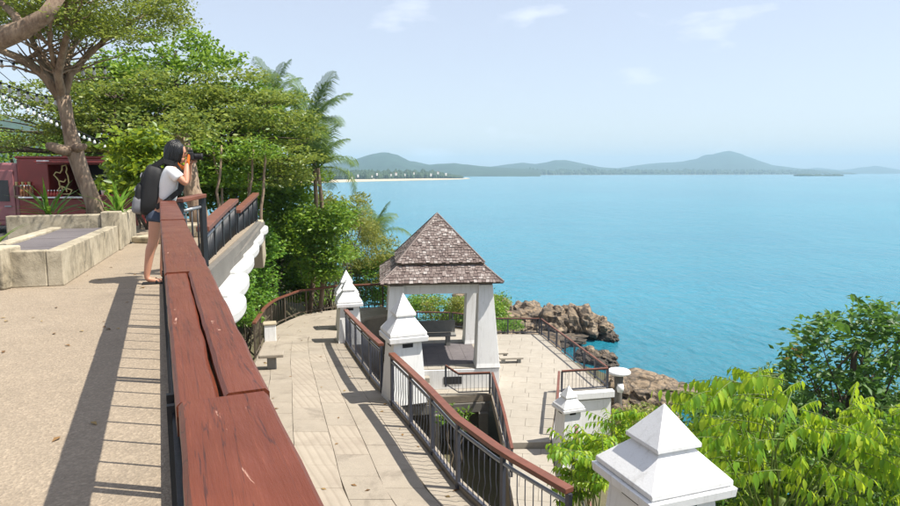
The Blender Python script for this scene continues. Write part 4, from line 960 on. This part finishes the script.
bush('dark low scrub covering the slope under the bright leaved tree', 'scrub', 'shrub', sprinkle(640, 930, 440, 540, 9, 13, 90, .55), 360, .17, .45, M['lf_dark'], .5, 0, 14, base=Vector((4.5, 10, -6.6)))
bush('dark scrub on the shore slope behind the white pillar cap', 'scrub', 'shrub', sprinkle(690, 900, 405, 440, 15, 20, 60, .7), 260, .2, .45, M['lf_dark'], .5, 0, 10, base=Vector((9, 18, -11)))

# ------------------------------------------------------------------ near tree with drooping bright leaves, and the darker tree behind
def leafone(name, L, w, m, bend=.25):
    vs = []; n = 5
    prof = [0.10, .75, 1.0, .72, .32, 0.02]
    for i in range(n + 1):
        t = i / n; z = -bend * L * t * t; c = .14 * w * prof[i]
        vs += [(t * L, -w / 2 * prof[i], z + c), (t * L, 0, z), (t * L, w / 2 * prof[i], z + c)]
    fs = []
    for i in range(n):
        a = i * 3; fs += [(a, a+3, a+4, a+1), (a+1, a+4, a+5, a+2)]
    return MB().add(vs, fs).mesh(name, m, True)
LM = [leafone('leaf', .20, .070, M['lf_bright'], .15), leafone('leaf', .165, .062, M['lf_bright'], .3)]
dt = thing('drooping_leaf_tree', 'young tree with sprays of drooping bright green leaves beside the white pillar cap', 'tree', (3.9, 7.3, -5.6))
stm = MB(); crown_c = Vector((3.9, 7.3, -3.2)); limb(stm, (3.9, 7.3, -5.8), (3.95, 7.3, -2.6), .07, .04, 6, .03, 8)
recs = []; hubs = []
for i in range(500):
    x = random.uniform(688, 930); ytop = np.interp(x, [685, 705, 745, 765, 800, 830, 850, 900, 930], [398, 372, 366, 350, 385, 412, 384, 380, 380])
    y = ytop + 14 + abs(random.gauss(0, 1)) * 62 + 14 * noise.noise(Vector((x * .05, 1, 1)))
    if noise.noise(Vector((x * .035, y * .04, 4))) < -.20: continue
    if y > 560: continue
    if x < 745 and y > 470 + (x - 690): continue
    hub = Q(x, y, random.uniform(6.4, 9.2)); out = (hub - crown_c); out.z *= .3; out.normalize(); hubs.append(hub)
    az = math.atan2(out.y, out.x) + random.uniform(-.9, .9); d = Vector((math.cos(az), math.sin(az), random.uniform(-.2, .45))); tw = random.uniform(.30, .50)
    tip = hub + d * tw; stm.tube([hub - d * .12, hub, hub + d * tw * .5 - Vector((0, 0, .055 * tw)), tip - Vector((0, 0, .22 * tw))], [.005, .005, .004, .002], 4)
    if i % 12 == 0: limb(stm, crown_c.lerp(hub, .25), hub - d * .1, .012, .005, 4, .08, 5)
    nl = random.randint(5, 7)
    for k in range(nl + 1):
        for sgn in ((-1, 1) if k < nl else (0,)):
            f_ = (k + .5) / (nl + .5); p = hub + d * tw * f_ - Vector((0, 0, .22 * tw * f_ * f_)); la = az + sgn * R(random.uniform(55, 80)); pitch = R(random.uniform(45, 78))
            recs.append((p, (random.uniform(-.2, .2), pitch, la), random.uniform(.6, 1.0) * (1.15 - .35 * abs(f_ - .5) * 2), random.randint(0, 1)))
stm.build('branches', M['stem'], dt, True, kind='stuff')
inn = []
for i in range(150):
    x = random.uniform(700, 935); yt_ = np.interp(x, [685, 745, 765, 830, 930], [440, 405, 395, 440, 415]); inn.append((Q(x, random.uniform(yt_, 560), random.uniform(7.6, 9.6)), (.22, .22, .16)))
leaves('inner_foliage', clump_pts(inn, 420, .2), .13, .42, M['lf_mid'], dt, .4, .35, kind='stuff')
recs.sort(key=lambda r_: -r_[2] / (r_[0] - Vector((0, 0, EYE))).length)
for p, rot, s_, k in recs[:300]: inst('leaf', LM[k], dt, p, rot, (s_, s_, s_))
rest = MB()
from mathutils import Euler
for p, rot, s_, k in recs[300:]:
    mt_ = Matrix.Translation(p) @ Euler(rot).to_matrix().to_4x4() @ Matrix.Scale(s_, 4); me = LM[k]
    rest.add([mt_ @ v.co for v in me.vertices], [tuple(f.vertices) for f in me.polygons])
o = rest.build('foliage', M['lf_bright'], dt, True, kind='stuff')
def spraybush(label, spots_, base, n, mleaf, tw=.3, lk=.6, group=None):
    t = thing('leafy_plant', label, 'plant', base, group); sm = MB(); lf = MB()
    for (hub, _) in spots_:
        limb(sm, Vector(base), hub, .015, .005, 4, .08, 4)
        for q in range(n):
            az = random.uniform(0, 6.28); d = Vector((math.cos(az), math.sin(az), random.uniform(-.2, .5))); sm.tube([hub, hub + d * tw], [.005, .002], 4)
            for k in range(6):
                for sgn in (-1, 1):
                    p = hub + d * tw * (k + .5) / 6; mt_ = Matrix.Translation(p) @ Euler((random.uniform(-.4, .4), R(random.uniform(15, 60)), az + sgn * R(65))).to_matrix().to_4x4() @ Matrix.Scale(lk * random.uniform(.8, 1.2), 4)
                    lf.add([mt_ @ v.co for v in LM[1].vertices], [tuple(f.vertices) for f in LM[1].polygons])
    sm.build('stems', M['stem'], t, True); lf.build('foliage', mleaf, t, True, kind='stuff')
spraybush('bright leafed plant between the small white pillar and the large cap', sprinkle(566, 606, 428, 496, 8.6, 9.8, 17, .2), (2.1, 9.4, -5.4), 6, M['lf_bright'], .36, .8)
spraybush('yellow green sprigs behind the large white pillar cap', sprinkle(604, 648, 412, 445, 10.5, 12, 14, .2), (3.2, 11.4, -6.2), 5, M['lf_bright'], .40, .8)
dk = thing('dark_leaf_tree', 'darker glossy leaved tree standing behind the drooping bright leaves', 'tree', (7.0, 11.2, -8)); tr = MB()
tp_ = limb(tr, (7.0, 11.2, -8), Q(855, 350, 11.2), .12, .05, 8, .03, 8); cl = []
for i in range(210):
    x = random.uniform(772, 930); yt = np.interp(x, [770, 785, 800, 815, 840, 870, 900, 930], [372, 350, 330, 306, 302, 290, 300, 310]); y = yt + 8 + random.random() ** 1.2 * 120
    if noise.noise(Vector((x * .045, y * .05, 9))) < -.18: continue
    c = Q(x, y, random.uniform(10.2, 12.2)); s_ = random.uniform(.6, 1.2); cl.append((c, (.30*s_, .30*s_, .16*s_)))
    if i % 5 == 0: limb(tr, tp_[random.randint(4, 8)], c, .022, .008, 4, .07, 5)
tr.build('trunk', M['barkdark'], dk, True); leaves('crown', clump_pts(cl, 330, .15), .17, .42, M['lf_dark'], dk, .6, .1)
for i in range(3):
    c = Q((797, 690 + 85, 763)[i], (352, 362, 366)[i], 10.4)
    if i == 0: leaves('dry_leaves', np.array([c[:]]) + rng.normal(size=(12, 3)) * .07, .14, .45, leafmat('orange dry leaves', (.45, .16, .02), (.55, .25, .03), (.6, .35, .08)), dk, .4)

# ------------------------------------------------------------------ blade plants in the planters
bladem = leafone('blade', .62, .055, M['lf_lime'], .35); bladem2 = leafone('blade', .62, .06, M['lf_palm'], .3)
def blades(label, c, n, s_, me):
    t = thing('blade_plant', label, 'plant', c, 'blade leaved plants in planters')
    for i in range(n):
        inst('leaf', me, t, Vector(c) + Vector((random.uniform(-.06, .06), random.uniform(-.06, .06), random.uniform(0, .12))), (random.uniform(-.2, .2), -R(random.uniform(25, 82)), random.uniform(0, 6.28)), (s_ * random.uniform(.8, 1.2),) * 3)
blades('strap leaved plant left of the trunk in the raised planter', (-6.72, 10.95, .45), 26, 1.0, bladem)
blades('strap leaved plant right of the trunk in the raised planter', (-5.72, 11.25, .45), 26, 1.05, bladem)
blades('low strap leaved plant at the foot of the forked trunk', (-6.35, 11.55, .45), 18, .8, bladem2)
blades('spiky dark plant in the planter block near the truck', (-5.3, 7.5, .32), 24, .62, bladem2)
blades('second spiky dark plant in the planter block near the truck', (-5.75, 7.5, .32), 22, .7, bladem2)

# ------------------------------------------------------------------ food truck
TY = 18.6; tk = thing('food_truck', 'maroon food truck with open serving hatch parked in the street', 'truck', (-12, TY + .9, -.5))
def tb(name, x0, x1, z0, z1, y0=TY, y1=TY + 1.7, m='maroon', par=None, bv=.03): return MB().box(((x0+x1)/2, (y0+y1)/2, (z0+z1)/2), (x1-x0, y1-y0, z1-z0)).build(name, M[m], par or tk, bevel=bv)
tb('lower_body', -12.55, -9.55, -.28, .50); tb('front_panel', -12.55, -11.66, .502, 1.62); tb('rear_panel', -9.78, -9.55, .502, 1.62, bv=.02)
tb('roof', -12.6, -9.5, 1.622, 1.70, bv=.03); tb('back_wall', -11.658, -9.782, .502, 1.62, TY + 1.5, TY + 1.7, 'interior', bv=0); tb('hatch_header', -11.658, -9.782, 1.46, 1.62, TY, TY + .1, bv=.01)
tb('shelf', -11.6, -9.9, 1.02, 1.05, TY + 1.2, TY + 1.48, 'pipe', bv=.005); tb('counter', -12.35, -9.8, .52, .56, TY - .34, TY + .2, 'white', bv=.01)
hf = tb('hatch_flap', -11.6, -9.5, 1.50, 1.54, TY - .72, TY - .02, 'maroon', bv=.01)
# cab with sloping nose, side window and door
cb = MB(); prof = [(-12.56, -.28), (-12.56, 1.50), (-13.2, 1.52), (-14.0, 1.42), (-14.5, .62), (-14.75, .42), (-14.78, -.28)]
n = len(prof); cb.add([(x, TY + .02, z) for x, z in prof] + [(x, TY + 1.66, z) for x, z in prof], [tuple(range(n)), tuple(range(2*n-1, n-1, -1))] + [(i, n+i, n+(i+1)%n, (i+1)%n) for i in range(n)]); cb.build('cab', M['maroonsunlit'], tk, bevel=.06)
dr = tb('cab_door', -13.7, -12.66, -.12, 1.30, TY - .02, TY + .015, 'maroonsunlit', bv=.02); tb('window', -13.62, -12.80, .42, 1.02, TY - .035, TY - .022, 'glass', dr, .02); tb('handle', -12.95, -12.76, .26, .30, TY - .05, TY - .022, 'pipe', dr, .005)
tb('roof_lamp', -11.95, -11.6, 1.50, 1.58, TY - .05, TY - .003, 'white', bv=.01)
for x in (-13.6, -10.5):
    w_ = MB().lathe((x, TY + .1, -.17), [(.14, -.1), (.32, -.1), (.34, 0), (.32, .1), (.14, .1)], 24, Matrix.Rotation(R(90), 3, 'X')).build('wheel', M['tyre'], tk, True); MB().lathe((x, TY - .02, -.17), [(.02, -.02), (.17, -.02), (.17, .03)], 18, Matrix.Rotation(R(90), 3, 'X')).build('rim', M['pipe'], w_, True)
# wire outline of a seated animal hanging in the hatch
sg = thing('wire_sign', 'cream wire outline of a small seated animal hung in the truck hatch', 'sign', (-11.2, TY - .05, .6)); mb = MB()
for line in ([(61,186),(58,190),(60,194),(70,194),(72,190),(66,188),(61,186)], [(60,187),(59,181),(57,178),(54,175),(56,172),(60,173),(62,170),(62,166),(66,165),(67,169),(66,172),(68,176),(69,183),(66,188)], [(60,181),(64,182),(66,179)], [(62,187),(63,191)], [(66,188),(67,192)]):
    mb.tube([Q(x, y, TY - .1) for x, y in line], .022, 5)
mb.build('wire', M['cream'], sg, True); MB().beam(Q(64, 165, TY - .1), Q(64, 163.4, TY - .1) + Vector((0, 0, .06)), .01, .01).build('hook', M['black'], sg)
for i, x in enumerate((22, 25, 28, 31, 49, 52, 55, 58, 61)):
    c = Q(x, 198, TY - .2); c.z = .562; t = thing('bottle', ('amber' if i < 4 else 'small red') + ' bottle in the row on the truck counter', 'bottle', c, 'amber bottles on the counter' if i < 4 else 'red bottles on the counter')
    h_ = .30 if i < 4 else .16
    MB().lathe(c, [(.04, 0), (.042, h_*.6), (.018, h_*.78), (.016, h_)], 10).build('glass', M['amber'] if i < 4 else M['red'], t, True); MB().lathe(c + Vector((0, 0, h_)), [(.02, 0), (.02, .03)], 8).build('cap', M['white'], t)
t = thing('bottle_rack', 'brown wooden rack of small cups against the truck front panel', 'rack', (-12.2, TY - .1, .56)); MB().box((-12.12, TY - .05, .58), (.5, .05, .03)).build('shelf', M['bark'], t); MB().box((-12.12, TY - .05, .86), (.5, .06, .03)).build('shelf', M['bark'], t)
for k in range(5): MB().lathe((-12.3 + k*.09, TY - .06, .877), [(.03, 0), (.04, .1)], 8).build('cup', M['red'] if k % 2 else M['cream'], t)
for x in (-12.37, -11.87): MB().box((x, TY - .05, .72), (.03, .06, .30)).build('upright', M['bark'], t)
# red side table behind the planter
c = Vector((X(120, 15.5), 15.5, 0)); t = thing('side_table', 'red brown side table with white cups behind the tree planter', 'table', c)
MB().box((c.x, c.y, .68), (1.1, .5, .05)).build('table_top', M['maroon'], t, bevel=.01)
for a, b in ((-1,-1),(1,-1),(1,1),(-1,1)): MB().box((c.x + a*.48, c.y + b*.2, .327), (.06, .06, .655)).build('leg', M['maroon'], t)
MB().box((c.x, c.y - .18, .5), (.9, .03, .3)).build('apron', M['maroon'], t)
for k, x in enumerate((-.35, .1, .38)):
    o = MB().lathe((c.x + x, c.y, .706), [(.05, 0), (.07, .16), (.05, .2)], 10).build('cup', M['white'] if k != 1 else M['red'], None, True); tag(o, ('white cup at the wall side of the red side table', 'red cup in the middle of the red side table', 'white cup at the far end of the red side table')[k], 'cup')

# ------------------------------------------------------------------ festoon lights
def festoon(label, a, b, sag, n):
    a, b = Vector(a), Vector(b); t = thing('string_lights', label, 'lights', a); pts_ = [a.lerp(b, i / 24) - Vector((0, 0, sag * 4 * (i/24) * (1 - i/24))) for i in range(25)]
    MB().tube(pts_, .008, 4).build('cable', M['black'], t, True); me = MB().lathe((0, 0, -.10), [(.006, -.035), (.028, -.018), (.032, .0), (.022, .04), (.016, .055)], 10).mesh('bulb', M['bulb'], True); so_ = MB().lathe((0, 0, -.04), [(.022, 0), (.022, .045)], 8).mesh('socket', M['black'])
    for i in range(n):
        f = (i + .5) / n; p = a.lerp(b, f) - Vector((0, 0, sag * 4 * f * (1 - f))); o = inst('bulb', me, t, p); s_ = bpy.data.objects.new('socket', so_); COL.objects.link(s_); s_.parent = o
festoon('string of white bulbs dipping from the street past the forked trunk', Q(-40, 70, 13), Q(112, 146, 15), .05, 26)
festoon('second string of bulbs above the first one over the street', Q(-40, 60, 12), Q(60, 98, 11.3), .12, 11)
festoon('string of bulbs hung through the forked limbs', Q(-30, 52, 11), Q(110, 66, 11.8), .12, 12)
for k, (a, b) in enumerate((((-20, 30), (48, 100)), ((-20, 55), (40, 104)))):
    mb = MB(); mb.tube([Q(a[0], a[1], 15), Q((a[0]+b[0])/2, (a[1]+b[1])/2 + 1, 17.2), Q(b[0], b[1], 19.5)], .012, 4); tag(mb.build('overhead_cable', M['black'], None, True), ('upper bare cable slanting over the street behind the bulbs', 'lower bare cable slanting over the street behind the bulbs')[k], 'cable')

# ------------------------------------------------------------------ the woman with the camera
GB = Vector((-3.40, 7.30, 0)); gf = Vector((math.cos(R(20)), math.sin(R(20)), 0)); gr = Vector((gf.y, -gf.x, 0))
def G(f, r, z): return GB + gf * f + gr * r + Vector((0, 0, z))
person = thing('person', 'person in white shirt and denim shorts photographing the bay over the rail', 'person', GB)
def skin(name, nodes, edges, m, parent, lv=2):
    me = bpy.data.meshes.new(name); off = wloc(parent); me.from_pydata([n_[0] - off for n_ in nodes], edges, []); me.materials.append(m)
    o = bpy.data.objects.new(name, me); COL.objects.link(o); o.parent = parent
    sk = o.modifiers.new('skin', 'SKIN'); sk.use_smooth_shade = True
    for i, n_ in enumerate(nodes):
        r_ = n_[1] if hasattr(n_[1], '__len__') else (n_[1], n_[1]); me.skin_vertices[0].data[i].radius = r_
    me.skin_vertices[0].data[0].use_root = True
    sb = o.modifiers.new('subsurf', 'SUBSURF'); sb.levels = lv; sb.render_levels = lv; return o
bn = [(G(.13, 0, .84), .12), (G(.2, 0, 1.0), .105), (G(.28, 0, 1.2), .125), (G(.29, 0, 1.30), .07), (G(.31, 0, 1.37), .05), (G(.345, 0, 1.46), .075),
 (G(.10, .085, .78), .085), (G(.05, .095, .45), .058), (G(.02, .10, .40), .056), (G(-.03, .10, .12), .036), (G(-.035, .10, .06), .035), (G(.06, .11, .035), .03), (G(.14, .115, .028), .024),
 (G(.13, -.085, .78), .085), (G(.17, -.09, .45), .058), (G(.16, -.095, .40), .056), (G(.12, -.10, .12), .036), (G(.115, -.10, .06), .035), (G(.21, -.10, .035), .03), (G(.29, -.10, .028), .024),
 (G(.29, .16, 1.265), .052), (G(.37, .195, 1.18), .043), (G(.425, .20, 1.115), .038), (G(.435, .14, 1.25), .034), (G(.44, .085, 1.355), .024), (G(.45, .07, 1.395), .028),
 (G(.29, -.16, 1.265), .052), (G(.38, -.20, 1.18), .043), (G(.43, -.21, 1.115), .038), (G(.45, -.15, 1.25), .034), (G(.47, -.09, 1.35), .024), (G(.49, -.075, 1.385), .028)]
be = [(0,1),(1,2),(2,3),(3,4),(4,5),(0,6),(6,7),(7,8),(8,9),(9,10),(10,11),(11,12),(0,13),(13,14),(14,15),(15,16),(16,17),(17,18),(18,19),(2,20),(20,21),(21,22),(22,23),(23,24),(24,25),(2,26),(26,27),(27,28),(28,29),(29,30),(30,31)]
body = skin('body', bn, be, M['skin'], person)
HC = G(.345, 0, 1.47); hm3 = Matrix.Rotation(R(20), 3, 'Z') @ Matrix.Rotation(R(6), 3, 'Y')
hd = MB(); hd.ell(HC, (.092, .073, .108), 20, 14, hm3); hd.ell(HC + hm3 @ Vector((.095, 0, -.018)), (.02, .014, .022), 10, 6, hm3); hd.ell(HC + hm3 @ Vector((.03, 0, -.075)), (.058, .052, .045), 14, 8, hm3)
for s_ in (-1, 1): hd.ell(HC + hm3 @ Vector((-.005, s_ * .075, -.015)), (.02, .01, .03), 8, 6, hm3)
hd.build('head', M['skin'], person, True)
fc = MB()
for s_ in (-1, 1): fc.ell(HC + hm3 @ Vector((.082, s_ * .033, .005)), (.01, .014, .007), 8, 6, hm3)
fc.build('eyes', M['hair'], person, True); MB().ell(HC + hm3 @ Vector((.083, 0, -.062)), (.008, .022, .006), 8, 6, hm3).build('mouth', M['red'], person, True)
# hair: locks laid over the head from the crown, falling to the nape, face left open
hb = MB(); hb.ell(HC + hm3 @ Vector((-.016, 0, .014)), (.098, .082, .110), 20, 14, hm3)
for k in range(330):
    a = R(random.uniform(52, 308)); drop = random.uniform(.13, .19) if math.cos(a) < .3 else random.uniform(.08, .14); o_ = random.uniform(1.0, 1.09) if k % 9 else random.uniform(1.06, 1.13); pts_ = []
    for i in range(9):
        u = i / 8
        if u < .5: e_ = math.pi / 2 * (1 - u / .5); q = Vector((math.cos(a) * math.cos(e_) * .108 - .014, math.sin(a) * math.cos(e_) * .088, math.sin(e_) * .122 + .004)) * o_
        else:
            v = (u - .5) / .5; q = Vector((math.cos(a) * (.108 - .02 * v) - .014 - .01 * v, math.sin(a) * (.088 - .012 * v), .004 - drop * v)) * o_
        pts_.append(HC + hm3 @ (q + Vector((random.uniform(-1, 1), random.uniform(-1, 1), 0)) * .003))
    hb.tube(pts_, [.004, .007, .008, .009, .009, .009, .008, .006, .002], 5)
hb.build('hair', M['hair'], person, True)
# clothes
skin('shirt', [(G(.17, 0, .87), (.150, .135)), (G(.21, 0, 1.02), (.140, .128)), (G(.275, 0, 1.17), (.158, .138)), (G(.285, 0, 1.275), (.135, .10)), (G(.293, 0, 1.325), .066),
 (G(.29, .165, 1.262), .072), (G(.35, .19, 1.19), .070), (G(.36, .192, 1.178), .070), (G(.29, -.165, 1.262), .072), (G(.35, -.19, 1.19), .070), (G(.36, -.192, 1.178), .070)],
 [(0,1),(1,2),(2,3),(3,4),(2,5),(5,6),(6,7),(2,8),(8,9),(9,10)], M['shirt'], person)
skin('shorts', [(G(.145, 0, .88), (.142, .13)), (G(.12, 0, .80), (.150, .135)), (G(.085, .088, .715), .105), (G(.08, .09, .685), .106), (G(.135, -.088, .715), .105), (G(.14, -.09, .685), .106)], [(0,1),(1,2),(2,3),(1,4),(4,5)], M['denim'], person)
for s_, f_ in ((1, -.03), (-1, .12)):
    c = G(f_ + .07, s_ * .105, .012); MB().box(c, (.25, .09, .024), R(20)).build('sandal', M['pack'], person, bevel=.01)
    MB().tube([G(f_ + .10, s_ * .105 - .045, .02), G(f_ + .09, s_ * .105, .062), G(f_ + .10, s_ * .105 + .045, .02)], .012, 6).build('sandal_strap', M['pack'], person, True)
def fingers(wr, tipdir, across, nm):
    mb = MB()
    for k in range(4):
        a = wr + across * ((k - 1.5) * .019); L_ = (.050, .058, .054, .042)[k]
        mb.tube([a, a + tipdir * L_ * .5 + Vector((0, 0, .012)), a + tipdir * L_ + Vector((0, 0, .002)), a + tipdir * (L_ * 1.05) - Vector((0, 0, .015))], [.0095, .009, .0085, .006], 7)
    a = wr - across * .02 - Vector((0, 0, .02)); mb.tube([a, a + tipdir * .03 - Vector((0, 0, .01)), a + tipdir * .055], [.011, .010, .007], 7)
    mb.build(nm, M['skin'], person, True)
fingers(G(.455, .065, 1.405), (gf * .7 - gr * .7).normalized(), Vector((0, 0, 1)) * .8 + gf * .2, 'fingers'); fingers(G(.49, -.065, 1.375), (gf * .5 + gr * .85).normalized(), gf, 'fingers')
# camera
cm = thing('camera', 'black camera with lens and orange strap held to the face of the person', 'camera', G(.49, 0, 1.40)); g20 = Matrix.Rotation(R(20), 3, 'Z')
MB().box(G(.485, 0, 1.43), (.06, .13, .088), R(20)).build('camera_body', M['pack'], cm, bevel=.01); MB().box(G(.482, 0, 1.487), (.055, .05, .028), R(20)).build('viewfinder', M['pack'], cm, bevel=.006)
MB().lathe(G(.51, 0, 1.425), [(.030, 0), (.034, .02), (.034, .075), (.038, .08), (.038, .10), (.03, .101)], 20, g20 @ Matrix.Rotation(R(90), 3, 'Y')).build('lens', M['pack'], cm, True)
sw = MB(); pts_ = [G(.47, .07, 1.44), G(.455, .105, 1.36), G(.42, .11, 1.29), G(.38, .09, 1.30), G(.33, .08, 1.345), G(.29, .06, 1.375)]
for a, b in zip(pts_[:-1], pts_[1:]): sw.beam(a, b, .010, .042)
sw.build('strap', M['orange'], cm); sw = MB()
pts_ = [G(.47, -.07, 1.44), G(.455, -.105, 1.36), G(.42, -.11, 1.29), G(.38, -.09, 1.30), G(.33, -.08, 1.345), G(.29, -.06, 1.375)]
for a, b in zip(pts_[:-1], pts_[1:]): sw.beam(a, b, .010, .035)
sw.build('strap', M['orange'], cm)
# backpack
bp = thing('backpack', 'black backpack with grey lower pocket worn by the person', 'backpack', G(-.02, 0, .75)); bt = g20 @ Matrix.Rotation(R(11), 3, 'Y')
def bk(name, c, rad, m, n=3.0, par=None):
    b_ = bmesh.new(); bmesh.ops.create_uvsphere(b_, u_segments=28, v_segments=18, radius=1); f_ = Vector(c)
    for v in b_.verts:
        p = v.co; k = (abs(p.x)**n + abs(p.y)**n + abs(p.z)**n) ** (-1 / n) if p.length else 1; q = p * k; q = q * (1 + .03 * noise.noise(q * 2.3 + f_)); v.co = f_ + bt @ Vector((q.x * rad[0], q.y * rad[1], q.z * rad[2])) - wloc(par or bp)
    me = bpy.data.meshes.new(name); b_.to_mesh(me); b_.free(); me.materials.append(M[m]); me.polygons.foreach_set('use_smooth', [True] * len(me.polygons))
    o = bpy.data.objects.new(name, me); COL.objects.link(o); o.parent = par or bp; return o
bc = G(.055, .0, 1.045); bk('main_bag', bc, (.10, .15, .285), 'pack', 4.5)
pk = bk('front_pocket', bc + bt @ Vector((-.10, 0, -.09)), (.055, .125, .16), 'pack', 4.0); bk('grey_panel', bc + bt @ Vector((-.105, .0, -.175)), (.062, .132, .105), 'packgrey', 4.0); bk('top_pocket', bc + bt @ Vector((-.085, 0, .12)), (.035, .115, .07), 'pack', 3.5)
for zz, ww in ((.02, .118), (.175, .108)):
    MB().tube([bc + bt @ Vector((-.158 if zz < .1 else -.122, y_, zz - .05 + .05 * (1 - (y_ / ww) ** 2))) for y_ in np.linspace(-ww, ww, 9)], .005, 5).build('zip', M['packgrey'], bp, True)
MB().tube([bc + bt @ Vector((.02, -.03, .27)), bc + bt @ Vector((.02, -.02, .32)), bc + bt @ Vector((.02, .02, .32)), bc + bt @ Vector((.02, .03, .27))], .008, 6).build('haul_loop', M['pack'], bp, True)
for s_ in (-1, 1):
    sw = MB(); pts_ = [G(.08, s_*.09, 1.30), G(.20, s_*.11, 1.375), G(.31, s_*.115, 1.345), G(.39, s_*.125, 1.22), G(.36, s_*.15, 1.05), G(.22, s_*.165, .93), G(.10, s_*.13, .86)]
    for a, b in zip(pts_[:-1], pts_[1:]): sw.beam(a, b, .022, .055)
    sw.build('shoulder_strap', M['pack'], bp)

tk.location.x += .25

# ------------------------------------------------------------------ fallen leaves
lit = leafmat('dry fallen leaves', (.10, .05, .02), (.20, .11, .04), (.32, .22, .08), .1, .8)
fp = []
for i in range(70):
    a, b = smooth_par(random.uniform(.1, .9)); u = random.choice((random.uniform(.03, .12), random.uniform(.85, .97), random.uniform(.1, .9))); p = a.lerp(b, u); fp.append((p.x, p.y, p.z + .008))
tag(leaves('leaf_litter', np.array(fp), .085, .5, lit, None, .97, 0, dirs=np.c_[rng.normal(size=(70, 2)), np.zeros(70)]), 'dry brown leaves scattered along the lower walkway slabs', 'leaves', kind='stuff')
fp = [(random.uniform(-6.2, -4.4) if random.random() < .5 else random.uniform(-4.6, -1.5), random.uniform(2.2, 9.5), .008) for _ in range(110)]
fp = [p for p in fp if p[0] < railx(p[1]) - .1 and not (p[1] > 6.7 and p[0] < -.32 * p[1] - 2.0)]
tag(leaves('leaf_litter', np.array(fp), .05, .5, lit, None, .97, 0, dirs=np.c_[rng.normal(size=(len(fp), 2)), np.zeros(len(fp))]), 'dry brown leaf bits scattered on the upper terrace paving', 'leaves', kind='stuff')
